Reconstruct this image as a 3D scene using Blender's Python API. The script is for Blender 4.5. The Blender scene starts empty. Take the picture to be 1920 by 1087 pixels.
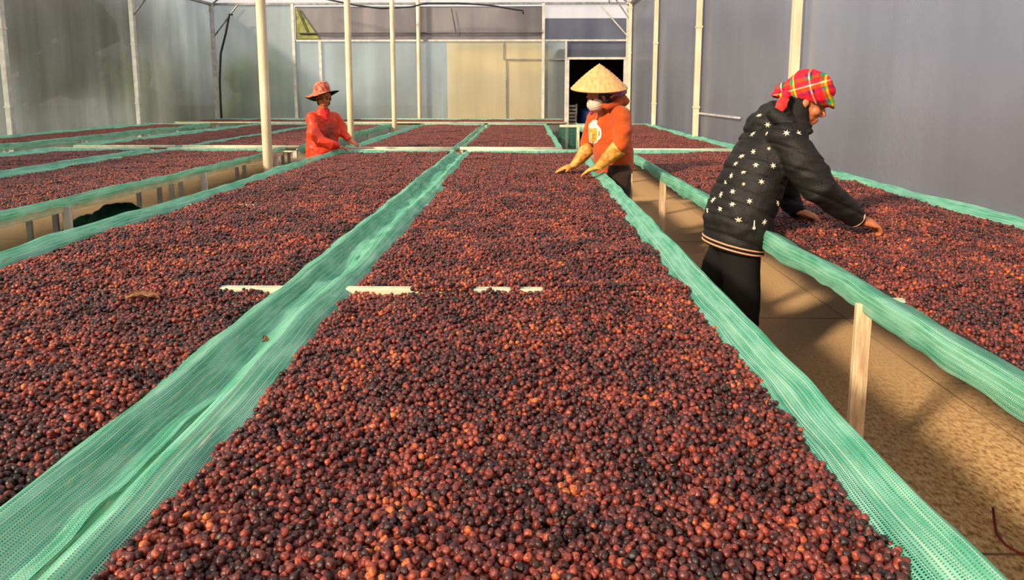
import bpy, bmesh, math, random
import numpy as np
from mathutils import Vector, Matrix, Euler, noise
from mathutils.bvhtree import BVHTree
random.seed(7); np.random.seed(7)
D = bpy.data; SC = bpy.context.scene; COL = SC.collection
PI = math.pi

# ------------------------------------------------------------------ camera
F = 1350.0; PPX = 960.0; PPY = 367.0; VPX = 985.0; HZ = 173.0
CAM = Vector((0, 0, 1.5))
pitch = math.atan((PPY - HZ) / F)
yaw = math.atan((VPX - PPX) / F * math.cos(pitch))
cd = D.cameras.new('camera'); cam = D.objects.new('camera', cd); COL.objects.link(cam)
cam.location = CAM; cam.rotation_euler = (PI/2 - pitch, 0, yaw)
cd.sensor_width = 36; cd.lens = F / 1920 * 36
cd.shift_x = 0; cd.shift_y = -(543.5 - PPY) / 1920
cd.clip_start = 0.05; cd.clip_end = 500
SC.camera = cam
RM = Euler(cam.rotation_euler).to_matrix()
def at(x, y, Y):
    """world point seen at picture position (x, y) at ground depth Y"""
    d = RM @ Vector(((x - PPX) / F, (PPY - y) / F, -1))
    return CAM + d * (Y / d.y)

# ------------------------------------------------------------------ light
SC.view_settings.view_transform = 'Standard'; SC.view_settings.look = 'None'
SC.view_settings.gamma = 1; SC.view_settings.use_curve_mapping = False
SC.view_settings.exposure = 0.55
w = D.worlds.new('sky'); SC.world = w; w.use_nodes = True
nt = w.node_tree; bgn = nt.nodes['Background']
tc = nt.nodes.new('ShaderNodeTexCoord'); sx = nt.nodes.new('ShaderNodeSeparateXYZ')
cr = nt.nodes.new('ShaderNodeValToRGB')
nt.links.new(tc.outputs['Generated'], sx.inputs[0]); nt.links.new(sx.outputs['Z'], cr.inputs[0])
nt.links.new(cr.outputs[0], bgn.inputs[0])
e = cr.color_ramp.elements; e[0].position = 0.0; e[0].color = (.78, .70, .66, 1)
e[1].position = .6; e[1].color = (.68, .71, .78, 1)
bgn.inputs[1].default_value = 0.95
sl = D.lights.new('sun', 'SUN'); so = D.objects.new('sun', sl); COL.objects.link(so)
sl.energy = 7.5; sl.angle = math.radians(5); sl.color = (1.0, .80, .56)
SUN_AZ, SUN_EL = math.radians(43), math.radians(26)   # low, behind the camera and to the left
sd = Vector((math.sin(SUN_AZ) * math.cos(SUN_EL), math.cos(SUN_AZ) * math.cos(SUN_EL), -math.sin(SUN_EL)))
so.rotation_euler = sd.to_track_quat('-Z', 'Y').to_euler(); so.location = (-12, -12, 10)

# ------------------------------------------------------------------ materials
def mat(name):
    m = D.materials.new(name); m.use_nodes = True
    t = m.node_tree; t.nodes.clear()
    return m, t, t.nodes.new('ShaderNodeOutputMaterial')
def N(t, typ, **kw):
    n = t.nodes.new(typ)
    for k, v in kw.items():
        if k.startswith('i_'): n.inputs[k[2:].replace('_', ' ')].default_value = v
        elif k.startswith('n_'): n.inputs[int(k[2:])].default_value = v
        else: setattr(n, k, v)
    return n
def ramp(t, fac, stops):
    r = N(t, 'ShaderNodeValToRGB'); el = r.color_ramp.elements
    while len(el) < len(stops): el.new(.5)
    for e_, (p, c) in zip(el, stops): e_.position = p; e_.color = (*c, 1)
    t.links.new(fac, r.inputs[0]); return r.outputs[0]
def noise_tex(t, scale, detail=4, rough=.55, vec=None, stretch=None, dist=0):
    n = N(t, 'ShaderNodeTexNoise', i_Scale=scale, i_Detail=detail, i_Roughness=rough, i_Distortion=dist)
    if stretch is not None or vec is not None:
        src = vec
        if src is None: src = N(t, 'ShaderNodeTexCoord').outputs['Object']
        if stretch is not None:
            mp = N(t, 'ShaderNodeMapping'); mp.inputs['Scale'].default_value = stretch
            t.links.new(src, mp.inputs[0]); src = mp.outputs[0]
        t.links.new(src, n.inputs['Vector'])
    return n.outputs['Fac']
def simple(name, c1, c2=None, rough=.6, scale=8, bump=.0, bscale=60, metal=0, spec=.5, stretch=(1, 1, 1), lo=.35, hi=.65, sheen=0):
    m, t, o = mat(name)
    b = N(t, 'ShaderNodeBsdfPrincipled'); b.inputs['Roughness'].default_value = rough
    b.inputs['Metallic'].default_value = metal; b.inputs['Specular IOR Level'].default_value = spec
    if sheen: b.inputs['Sheen Weight'].default_value = sheen
    f = noise_tex(t, scale, stretch=stretch)
    t.links.new(ramp(t, f, [(lo, c1), (hi, c2 or c1)]), b.inputs['Base Color'])
    if bump:
        bn = N(t, 'ShaderNodeBump', i_Strength=bump, i_Distance=.01)
        t.links.new(noise_tex(t, bscale, stretch=stretch), bn.inputs['Height']); t.links.new(bn.outputs[0], b.inputs['Normal'])
    t.links.new(b.outputs[0], o.inputs[0]); return m
def srgb(r, g, b):
    f = lambda c: (c/255/12.92) if c/255 <= .04045 else ((c/255+.055)/1.055)**2.4
    return (f(r), f(g), f(b))

M = {}
M['cream'] = simple('cream_painted_metal', srgb(232, 218, 188), srgb(205, 190, 160), .45, 6, .15, 40, stretch=(1, 1, .3))
M['galv'] = simple('galvanised_metal', srgb(160, 162, 160), srgb(120, 124, 124), .4, 9, .1, 50, metal=.5)
M['galv_light'] = simple('pale_galvanised_metal', srgb(215, 212, 205), srgb(180, 180, 175), .45, 7, .1, 50, metal=.1)
M['timber'] = simple('weathered_pale_timber', srgb(222, 196, 160), srgb(178, 150, 118), .75, 14, .35, 30, stretch=(4, 4, .5))
M['darkmetal'] = simple('dark_metal', (.05, .05, .05), (.09, .085, .08), .5, 9)
M['rail_pale'] = simple('pale_rail', srgb(214, 212, 182), srgb(176, 190, 160), .5, 10, .1)
M['black_hose'] = simple('black_hose', (.012, .012, .014), (.02, .02, .02), .45, 5)
M['skin'] = simple('skin_tan', srgb(196, 118, 72), srgb(165, 92, 55), .5, 30, .15, 90)
M['lips'] = simple('lips', srgb(140, 62, 48), srgb(125, 52, 42), .45)
M['eye'] = simple('eye_dark', (.015, .01, .008), (.02, .012, .01), .25)
M['hair'] = simple('black_hair', (.008, .007, .007), (.02, .016, .014), .45, 60, .3, 120)
M['soil'] = simple('outside_ground', srgb(120, 105, 80), srgb(80, 90, 55), .9, .5)
M['tree'] = simple('outside_foliage', srgb(40, 55, 38), srgb(75, 88, 50), .8, 1.2, .5, 6)
M['bark'] = simple('outside_bark', srgb(80, 65, 50), srgb(55, 45, 36), .9)
M['bedding'] = simple('dark_bed_of_cherries', (.018, .008, .008), (.035, .014, .012), .9, 40)
M['leaf'] = simple('dry_leaf', srgb(196, 150, 112), srgb(150, 108, 76), .7, 30, .3)

# --- green netting: woven threads with real holes
def net_material(name, cA, cB, cell=.0052, cover=.62, stripes=True):
    m, t, o = mat(name); L = t.links.new
    uv = N(t, 'ShaderNodeUVMap'); sp = N(t, 'ShaderNodeSeparateXYZ'); L(uv.outputs[0], sp.inputs[0])
    def line(out, c):
        a = N(t, 'ShaderNodeMath', operation='MULTIPLY', n_1=1/c); L(out, a.inputs[0])
        f = N(t, 'ShaderNodeMath', operation='FRACT'); L(a.outputs[0], f.inputs[0])
        s = N(t, 'ShaderNodeMath', operation='LESS_THAN', n_1=1 - math.sqrt(1 - cover)); L(f.outputs[0], s.inputs[0])
        return s.outputs[0]
    mx = N(t, 'ShaderNodeMath', operation='MAXIMUM'); L(line(sp.outputs[0], cell), mx.inputs[0]); L(line(sp.outputs[1], cell*1.15), mx.inputs[1])
    n1 = noise_tex(t, 9, 4, stretch=(3, .6, 3))
    colr = ramp(t, n1, [(.36, cA), (.64, cB)])
    if stripes:  # paler stripes painted in for light coming through the net at the rim
        wv = N(t, 'ShaderNodeMath', operation='MULTIPLY', n_1=1/.017); L(sp.outputs[0], wv.inputs[0])
        fr = N(t, 'ShaderNodeMath', operation='FRACT'); L(wv.outputs[0], fr.inputs[0])
        th = N(t, 'ShaderNodeMath', operation='LESS_THAN', n_1=.22); L(fr.outputs[0], th.inputs[0])
        mu = N(t, 'ShaderNodeMath', operation='MULTIPLY', n_1=.5); L(th.outputs[0], mu.inputs[0])
        mc = N(t, 'ShaderNodeMix', data_type='RGBA'); L(mu.outputs[0], mc.inputs[0]); L(colr, mc.inputs[6]); mc.inputs[7].default_value = (*srgb(196, 232, 208), 1)
        colr = mc.outputs[2]
    d = N(t, 'ShaderNodeBsdfDiffuse'); L(colr, d.inputs[0])
    tr = N(t, 'ShaderNodeBsdfTranslucent'); L(colr, tr.inputs[0])
    gl = N(t, 'ShaderNodeBsdfGlossy', i_Roughness=.45); gl.inputs[0].default_value = (.8, 1, .9, 1)
    m1 = N(t, 'ShaderNodeMixShader', n_0=.35); L(d.outputs[0], m1.inputs[1]); L(tr.outputs[0], m1.inputs[2])
    m2 = N(t, 'ShaderNodeMixShader', n_0=.06); L(m1.outputs[0], m2.inputs[1]); L(gl.outputs[0], m2.inputs[2])
    tp = N(t, 'ShaderNodeBsdfTransparent')
    m3 = N(t, 'ShaderNodeMixShader'); L(mx.outputs[0], m3.inputs[0]); L(tp.outputs[0], m3.inputs[1]); L(m2.outputs[0], m3.inputs[2])
    L(m3.outputs[0], o.inputs[0]); return m
M['net'] = net_material('green_netting', srgb(76, 176, 144), srgb(146, 218, 194), cover=.80)
M['net_mid'] = net_material('deep_green_netting', srgb(40, 140, 108), srgb(70, 172, 138), cover=.86)
M['net_dark'] = net_material('dark_green_netting', srgb(14, 70, 58), srgb(28, 105, 84), cover=.85, stripes=False)

# --- plastic film walls: cloudy sheet, what stands outside shows blurred through it
def film(name, tint, dirt, clear=.45, tl_mix=.5, streak=(1, 1, .08), transp=0.0, gloss=.12):
    m, t, o = mat(name); L = t.links.new
    n1 = noise_tex(t, 1.4, 5, .6, stretch=streak); n2 = noise_tex(t, .55, 3, .5, stretch=(1, 1, .8))
    mm = N(t, 'ShaderNodeMath', operation='MULTIPLY'); L(n1, mm.inputs[0]); L(n2, mm.inputs[1])
    c = ramp(t, mm.outputs[0], [(.16, dirt), (.36, tint)])
    d = N(t, 'ShaderNodeBsdfDiffuse'); L(c, d.inputs[0])
    tl = N(t, 'ShaderNodeBsdfTranslucent'); L(c, tl.inputs[0])
    rf = N(t, 'ShaderNodeBsdfRefraction', i_IOR=1.12, i_Roughness=.68); L(c, rf.inputs[0])
    gl = N(t, 'ShaderNodeBsdfGlossy', i_Roughness=.28); gl.inputs[0].default_value = (.9, .9, .92, 1)
    bn = N(t, 'ShaderNodeBump', i_Strength=.25, i_Distance=.02); L(noise_tex(t, 3, 4, .6, stretch=(2, 2, .25)), bn.inputs['Height'])
    L(bn.outputs[0], gl.inputs['Normal']); L(bn.outputs[0], rf.inputs['Normal'])
    a = N(t, 'ShaderNodeMixShader', n_0=tl_mix); L(d.outputs[0], a.inputs[1]); L(tl.outputs[0], a.inputs[2])
    b = N(t, 'ShaderNodeMixShader', n_0=clear); L(a.outputs[0], b.inputs[1]); L(rf.outputs[0], b.inputs[2])
    g = N(t, 'ShaderNodeMixShader', n_0=gloss); L(b.outputs[0], g.inputs[1]); L(gl.outputs[0], g.inputs[2])
    tp = N(t, 'ShaderNodeBsdfTransparent'); x = N(t, 'ShaderNodeMixShader', n_0=transp)
    L(g.outputs[0], x.inputs[1]); L(tp.outputs[0], x.inputs[2]); L(x.outputs[0], o.inputs[0]); return m
M['film_left'] = film('cloudy_film_left', srgb(196, 208, 210), srgb(140, 150, 148), .80, .2, transp=.03)
M['film_back'] = film('cloudy_film_back', srgb(176, 194, 194), srgb(142, 156, 156), .60, .35, transp=.04)
M['film_yellow'] = film('cream_yellow_film', srgb(236, 228, 190), srgb(208, 198, 156), .35, .5)  # yellow-cream tint for one back wall panel
M['film_right'] = film('cloudy_film_right', srgb(164, 174, 190), srgb(146, 154, 170), .50, .4, streak=(1, 1, .12), gloss=.16)
M['film_roof'] = film('clear_film_roof', srgb(235, 228, 225), srgb(205, 200, 196), .2, transp=.55)
M['vent_screen'] = film('grey_vent_screen', srgb(150, 142, 142), srgb(98, 92, 92), .15)
M['blue_sheet'] = film('blue_grey_sheet', srgb(104, 112, 130), srgb(78, 86, 104), .1)

# --- floor: worn concrete strewn with husk dust
def floor_mat():
    m, t, o = mat('husk_strewn_concrete'); L = t.links.new
    b = N(t, 'ShaderNodeBsdfPrincipled', i_Roughness=.85); b.inputs['Specular IOR Level'].default_value = .25
    big = noise_tex(t, .9, 5, .6, dist=.6); fine = noise_tex(t, 55, 3, .7, stretch=(1, .5, 1))
    c1 = ramp(t, big, [(.3, srgb(178, 140, 102)), (.5, srgb(222, 184, 140)), (.72, srgb(226, 210, 184))])
    c2 = ramp(t, fine, [(.36, srgb(150, 104, 60)), (.5, srgb(232, 184, 124)), (.66, srgb(255, 232, 176))])
    tcn = N(t, 'ShaderNodeTexCoord'); s = N(t, 'ShaderNodeSeparateXYZ'); L(tcn.outputs['Object'], s.inputs[0])
    mr = N(t, 'ShaderNodeMapRange'); mr.inputs[1].default_value = 3.2; mr.inputs[2].default_value = 4.8; mr.inputs[3].default_value = .85; mr.inputs[4].default_value = .12
    wob = N(t, 'ShaderNodeMath', operation='MULTIPLY_ADD', n_1=1.6); L(big, wob.inputs[0]); L(s.outputs['Y'], wob.inputs[2])
    L(wob.outputs[0], mr.inputs[0])
    mx = N(t, 'ShaderNodeMix', data_type='RGBA'); L(mr.outputs[0], mx.inputs[0]); L(c1, mx.inputs[6]); L(c2, mx.inputs[7])
    L(mx.outputs[2], b.inputs['Base Color'])
    bn = N(t, 'ShaderNodeBump', i_Strength=.6, i_Distance=.006); L(fine, bn.inputs['Height']); L(bn.outputs[0], b.inputs['Normal'])
    L(b.outputs[0], o.inputs[0]); return m
M['floor'] = floor_mat()

# --- coffee cherry
def cherry_mat(name, kind):
    m, t, o = mat(name); L = t.links.new
    at_ = N(t, 'ShaderNodeAttribute', attribute_type=kind, attribute_name='tint')
    b = N(t, 'ShaderNodeBsdfPrincipled', i_Roughness=.34); b.inputs['Specular IOR Level'].default_value = .45
    ca = ramp(t, at_.outputs['Fac'], [(0, (.014, .008, .008)), (.2, (.050, .016, .016)), (.45, (.125, .028, .024)),
        (.72, (.24, .044, .030)), (.92, (.38, .080, .036)), (1, (.55, .17, .045))])
    lp = N(t, 'ShaderNodeAttribute', attribute_type='GEOMETRY', attribute_name='lp')
    nz = N(t, 'ShaderNodeTexNoise', i_Scale=1.3, i_Detail=3); L(lp.outputs['Vector'], nz.inputs['Vector'])
    sh = ramp(t, nz.outputs['Fac'], [(.35, (.55, .5, .5)), (.6, (1.15, 1.1, 1.05))])
    mu = N(t, 'ShaderNodeMix', data_type='RGBA', blend_type='MULTIPLY', n_0=1.0); L(ca, mu.inputs[6]); L(sh, mu.inputs[7])
    sp = N(t, 'ShaderNodeSeparateXYZ'); L(lp.outputs['Vector'], sp.inputs[0])
    gt = N(t, 'ShaderNodeMath', operation='GREATER_THAN', n_1=.95); L(sp.outputs['Z'], gt.inputs[0])
    m2 = N(t, 'ShaderNodeMix', data_type='RGBA'); L(gt.outputs[0], m2.inputs[0]); L(mu.outputs[2], m2.inputs[6]); m2.inputs[7].default_value = (.05, .03, .02, 1)
    L(m2.outputs[2], b.inputs['Base Color'])
    n2 = N(t, 'ShaderNodeTexNoise', i_Scale=3.5, i_Detail=3); L(lp.outputs['Vector'], n2.inputs['Vector'])
    bn = N(t, 'ShaderNodeBump', i_Strength=.45, i_Distance=.002); L(n2.outputs['Fac'], bn.inputs['Height']); L(bn.outputs[0], b.inputs['Normal'])
    L(b.outputs[0], o.inputs[0]); return m
M['cherry'] = cherry_mat('coffee_cherry_skin', 'INSTANCER')
M['cherry_far'] = cherry_mat('coffee_cherry_skin_far', 'GEOMETRY')

# ------------------------------------------------------------------ object helpers
def tag(o, label=None, cat=None, group=None, kind=None):
    if label: o['label'] = label
    if cat: o['category'] = cat
    if group: o['group'] = group
    if kind: o['kind'] = kind
    return o
def empty(name, loc=(0, 0, 0), label=None, cat=None, group=None):
    o = D.objects.new(name, None); COL.objects.link(o); o.location = loc; o.empty_display_size = .1
    return tag(o, label, cat, group)
def link(name, me, m=None, parent=None, smooth=False):
    o = D.objects.new(name, me); COL.objects.link(o)
    if m is not None:
        me.materials.clear(); me.materials.append(m)
    if smooth: me.polygons.foreach_set('use_smooth', [True] * len(me.polygons))
    if parent is not None:
        o.parent = parent
        p = parent; off = Vector((0, 0, 0))
        while p is not None: off += p.location; p = p.parent
        o.location = -off          # meshes are modelled in world coordinates
    return o
def obj(name, bm, m, parent=None, smooth=False):
    me = D.meshes.new(name); bm.to_mesh(me); bm.free(); return link(name, me, m, parent, smooth)
def box(bm, a, b, bev=0):
    x0, y0, z0 = a; x1, y1, z1 = b
    vs = [bm.verts.new((x, y, z)) for x in (x0, x1) for y in (y0, y1) for z in (z0, z1)]
    fs = [(0, 1, 3, 2), (4, 6, 7, 5), (0, 4, 5, 1), (2, 3, 7, 6), (0, 2, 6, 4), (1, 5, 7, 3)]
    new = [bm.faces.new([vs[i] for i in f]) for f in fs]
    if bev:
        ed = list({e_ for f in new for e_ in f.edges}); bmesh.ops.bevel(bm, geom=ed, offset=bev, segments=1, affect='EDGES')
def frame_for(d):
    d = d.normalized(); u = Vector((0, 0, 1)) if abs(d.z) < .9 else Vector((1, 0, 0))
    a = d.cross(u).normalized(); return a, a.cross(d).normalized()
def tube(bm, pts, r, n=10, caps=True):
    """round tube along points; r a number or one per point"""
    pts = [Vector(p) for p in pts]; rs = r if isinstance(r, (list, tuple)) else [r] * len(pts)
    rings = []; a = None
    for i, p in enumerate(pts):
        d = (pts[min(i+1, len(pts)-1)] - pts[max(i-1, 0)])
        if a is None: a, b = frame_for(d)
        else:
            d = d.normalized(); a = (a - d * a.dot(d)).normalized(); b = a.cross(d)
        rings.append([bm.verts.new(p + (a * math.cos(k*2*PI/n) + b * math.sin(k*2*PI/n)) * rs[i]) for k in range(n)])
    for i in range(len(rings) - 1):
        for k in range(n): bm.faces.new((rings[i][k], rings[i][(k+1) % n], rings[i+1][(k+1) % n], rings[i+1][k]))
    if caps: bm.faces.new(rings[0][::-1]); bm.faces.new(rings[-1])
def rings_loft(bm, rings, closed=True, caps=True):
    vr = [[bm.verts.new(p) for p in r] for r in rings]; n = len(vr[0])
    for i in range(len(vr) - 1):
        for k in range(n if closed else n - 1):
            bm.faces.new((vr[i][k], vr[i][(k+1) % n], vr[i+1][(k+1) % n], vr[i+1][k]))
    if caps and closed: bm.faces.new(vr[0][::-1]); bm.faces.new(vr[-1])
def ell(bm, c, r, ax=None, sub=3):
    """ellipsoid; ax = (forward, side, up) axes"""
    mt = Matrix.Identity(4)
    if ax is not None:
        for j in range(3):
            for i in range(3): mt[i][j] = ax[j][i]
    mt = Matrix.Translation(Vector(c)) @ mt @ Matrix.Diagonal((*r, 1))
    bmesh.ops.create_icosphere(bm, subdivisions=sub, radius=1, matrix=mt)
def structure(name, bm, m, parent=None, smooth=False):
    o = obj(name, bm, m, parent, smooth)
    if parent is None: o['kind'] = 'structure'
    return o
def vn(x, y, seed=0):
    """smooth value noise on numpy arrays, about -1..1"""
    r = np.random.RandomState(seed); T = r.rand(64, 64) * 2 - 1
    xi = np.floor(x).astype(int); yi = np.floor(y).astype(int); fx = x - xi; fy = y - yi
    fx = fx*fx*(3-2*fx); fy = fy*fy*(3-2*fy)
    g = lambda i, j: T[(xi+i) % 64, (yi+j) % 64]
    return (g(0, 0)*(1-fx) + g(1, 0)*fx)*(1-fy) + (g(0, 1)*(1-fx) + g(1, 1)*fx)*fy
def BM(): return bmesh.new()

# ------------------------------------------------------------------ the greenhouse shell
XL, XR, YB, YF, EAVE, RIDGE, XM = -8.47, 2.80, 19.75, -6.0, 3.84, 5.6, -2.85
bm = BM(); box(bm, (-9.5, YF - 2, -.12), (4.2, YB + .05, 0)); structure('floor', bm, M['floor'])
fl = D.objects['floor']
bm = BM()                                                    # joints between the poured slabs
for y in (-.3, 2.2, 4.7, 7.2, 9.7, 12.2, 14.7, 17.2): box(bm, (-8.4, y - .006, -.002), (XR, y + .006, .0015))
for x in (-6.5, -2.66, 2.15): box(bm, (x - .004, YF, -.002), (x + .004, YB, .0012))
structure('slab_joint', bm, simple('dark_joint', srgb(120, 92, 64), srgb(170, 136, 100), .9, 3), fl)
bm = BM(); box(bm, (-60, -40, -.5), (60, 90, -.13)); structure('ground', bm, M['soil'])

def sheet(name, x0, x1, y0, y1, z0, z1, m, parent=None, n=40, amp=.008, seed=0):
    """upright film sheet with slack ripples; either x0==x1 or y0==y1; double skinned so that it has thickness"""
    bm = BM(); nv = 10; g = []
    for i in range(n + 1):
        a = i / n; row = []
        for j in range(nv + 1):
            z = z0 + (z1 - z0) * j / nv
            rip = amp * noise.noise(Vector((a * n * .35, z * .6, seed)))
            p = Vector((x0 + (x1 - x0)*a, y0 + (y1 - y0)*a, z))
            if x0 == x1: p.x += rip
            else: p.y += rip
            row.append(bm.verts.new(p))
        g.append(row)
    for i in range(n):
        for j in range(nv): bm.faces.new((g[i][j], g[i+1][j], g[i+1][j+1], g[i][j+1]))
    return structure(name, bm, m, parent, True)
wl = sheet('wall_left', XL, XL, YF, YB, .0, EAVE, M['film_left'], seed=1)
wr = sheet('wall_right', XR, XR, YF, YB, .0, EAVE, M['film_right'], seed=2)
# back wall panels: left part, under the vent, beside the doorway, right strip; the vent screen and grey-blue sheets
wb = sheet('wall_back', XL, -6.24, YB, YB, 0, EAVE, M['film_back'], seed=3)
sheet('film_panel', -6.24, -2.12, YB, YB, 0, 2.88, M['film_back'], wb, seed=4)
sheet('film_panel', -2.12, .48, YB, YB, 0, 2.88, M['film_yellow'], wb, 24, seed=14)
sheet('film_panel', .48, 1.12, YB, YB, 0, 2.88, M['film_back'], wb, 10, seed=5)
sheet('film_panel', 2.70, XR, YB, YB, 0, EAVE, M['film_back'], wb, 4, seed=6)
sheet('vent_screen', -6.2, .46, YB + .03, YB + .03, 3.02, 3.78, M['vent_screen'], wb, 60, .02, seed=7)
bm = BM(); pl = ((-6.18, 3.76), (-6.08, 3.72), (-5.55, 2.93), (-6.18, 2.93)); rings_loft(bm, [[(x, YB - .05 + q, z) for x, z in pl] for q in (0, .012)]); structure('mossy_patch', bm, simple('mossy_film', srgb(150, 154, 84), srgb(104, 110, 64), .8, 9), wb)
sheet('vent_flap', -6.2, .46, YB + .01, YB + .01, 2.88, 3.08, M['vent_screen'], wb, 60, .03, seed=17)
sheet('blue_grey_sheet', .5, 2.70, YB + .02, YB + .02, 2.88, 3.46, M['blue_sheet'], wb, 12, .02, seed=8)
sheet('film_panel', .5, 2.70, YB + .02, YB + .02, 3.46, EAVE, M['film_roof'], wb, 12, seed=9)
sheet('blue_grey_sheet', 1.12, 2.70, YB + .02, YB + .02, 2.42, 2.86, M['blue_sheet'], wb, 10, .02, seed=10)
# gable above the eave line and arched film roof
def roof_z(x): 
    a = (x - XL) / (XR - XL); return EAVE + (RIDGE - EAVE) * max(0, math.sin(PI * a)) ** .8
bm = BM(); prev = None; nn = 32
for i in range(nn + 1):
    x = XL + (XR - XL) * i / nn
    cur = (bm.verts.new((x, YB, EAVE)), bm.verts.new((x, YB, roof_z(x) + .001)))
    if prev: bm.faces.new((prev[0], cur[0], cur[1], prev[1]))
    prev = cur
structure('gable_film', bm, M['film_roof'], wb)
bm = BM(); prev = None
for i in range(nn + 1):
    x = XL + (XR - XL) * i / nn
    cur = [bm.verts.new((x, YF + (YB - YF) * j / 12, roof_z(x) + .02 * math.sin(j * 1.7))) for j in range(13)]
    if prev:
        for j in range(12): bm.faces.new((prev[j], cur[j], cur[j+1], prev[j+1]))
    prev = cur
ceil = structure('ceiling', bm, M['film_roof'], None, True)
for y in (-4, 0, 4, 7.8, 11.7, 15.6, 19.7):                 # arches and ties carry the roof film
    bm = BM(); tube(bm, [(XL + (XR - XL) * i / 24, y, roof_z(XL + (XR - XL) * i / 24) - .04) for i in range(25)], .025, 8)
    structure('roof_arch', bm, M['galv'], ceil)
for x, z in ((-5.7, 0), (XM, 0), (0, 0)):
    bm = BM(); tube(bm, [(x, YF, roof_z(x) - .07), (x, YB, roof_z(x) - .07)], .02, 8); structure('roof_purlin', bm, M['galv'], ceil)

def post(name, x0, x1, y0, y1, z1, m, parent, flange=True):
    bm = BM(); box(bm, (x0, y0, 0), (x1, y1, z1), .006)
    if flange:
        for z in (.05, 1.25, 2.5, z1 - .2): box(bm, (x0 - .008, y0 - .008, z), (x1 + .008, y1 + .008, z + .03))
    return structure(name, bm, m, parent)
for y in (-.3, 3.65, 7.45, 11.6, 15.4, 19.2):              # right wall posts, each with a pale batten over the film joint
    post('wall_post', XR - .12, XR - .04, y - .05, y + .05, EAVE, M['cream'], wr)
    bm = BM(); box(bm, (XR - .035, y + .14, 0), (XR - .012, y + .24, EAVE), .004); structure('film_batten', bm, M['galv_light'], wr)
    bm = BM(); tube(bm, [(XR - .08, y, 3.35), (XR - .62, y, EAVE + .25)], .018, 8); structure('knee_brace', bm, M['galv'], wr)
bm = BM(); box(bm, (XR - .12, YF, EAVE - .05), (XR - .04, YB, EAVE + .02), .005); structure('top_rail', bm, M['galv_light'], wr)
bm = BM(); box(bm, (XR - .05, 9.4, 1.16), (XR - .02, 11.55, 1.185)); structure('wall_rail', bm, M['galv_light'], wr)
for y in (3.7, 7.65, 11.65, 15.6, 19.6):
    post('wall_post', XL + .03, XL + .12, y - .05, y + .05, EAVE, M['galv_light'], wl)
    if y > 19: continue
    bm = BM(); tube(bm, [(XL + .08, y, 3.1), (XL + .95, y, EAVE + .28)], .022, 8); structure('knee_brace', bm, M['galv'], wl)
bm = BM(); box(bm, (XL + .03, YF, EAVE - .05), (XL + .11, YB, EAVE + .02), .005); structure('top_rail', bm, M['galv'], wl)
# back wall frame
def bar(name, x0, x1, z0, z1, m='galv_light', y=YB - .07, d=.05):
    bm = BM(); box(bm, (x0, y, z0), (x1, y + d, z1), .004); return structure(name, bm, M[m], wb)
bar('top_rail', XL, XR, EAVE - .03, EAVE + .03, 'galv')
bar('vent_rail', -6.25, 2.72, 2.85, 2.90, 'galv_light')
bar('vent_roll_bar', -6.1, .46, 3.06, 3.085, 'darkmetal', YB - .12)
for x in (-6.24, .48, 2.73): bar('wall_post', x - .04, x + .04, 0, EAVE, 'galv_light', YB - .1, .06)
bar('wall_post', -5.58, -5.50, 0, 2.85); bar('wall_post', 1.06, 1.12, 0, 2.86, 'galv_light', YB - .1)
bar('frame_bar', -.56, 1.1, 2.36, 2.39, 'galv'); bar('frame_bar', -.60, -.57, 2.37, 2.86, 'galv'); bar('frame_bar', -.53, -.50, 0, 2.36, 'galv')
bar('frame_bar', .46, .49, 0, 2.86, 'galv'); bar('wall_post', 2.2, 2.24, EAVE, EAVE + .5, 'galv')
bm = BM(); tube(bm, [(1.98, YB - .12, 3.78), (2.72, YB - .12, 2.98)], .02, 8); structure('brace', bm, M['galv_light'], wb)
bm = BM(); tube(bm, [(XL + .1, YB - .14, 2.98), (XL + .78, YB - .14, 3.80)], .022, 8); structure('brace', bm, M['galv'], wb)
for xx in ((-6.1, 3.7, -5.85, 3.08), (-1.98, 3.72, -1.86, 3.06)):
    bm = BM(); tube(bm, [(xx[0], YB - .1, xx[1]), (xx[2], YB - .1, xx[3])], .015, 6); structure('vent_stay', bm, M['darkmetal'], wb)
# doorway: frame and lintel, a dark store room behind it
bm = BM(); box(bm, (1.12, YB - .1, 2.37), (2.70, YB, 2.43), .005); box(bm, (1.12, YB - .1, 0), (1.18, YB, 2.37), .005); box(bm, (2.64, YB - .1, 0), (2.70, YB, 2.37), .005)
structure('door_1', bm, M['galv_light'])
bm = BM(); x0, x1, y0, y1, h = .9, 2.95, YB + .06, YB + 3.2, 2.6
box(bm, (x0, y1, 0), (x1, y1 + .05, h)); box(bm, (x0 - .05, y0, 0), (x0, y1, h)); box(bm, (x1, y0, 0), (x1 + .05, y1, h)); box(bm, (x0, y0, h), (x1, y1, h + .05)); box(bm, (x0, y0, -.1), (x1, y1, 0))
structure('wall_store_room', bm, simple('dark_store_wall', (.012, .011, .01), (.02, .018, .016), .9))

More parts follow.
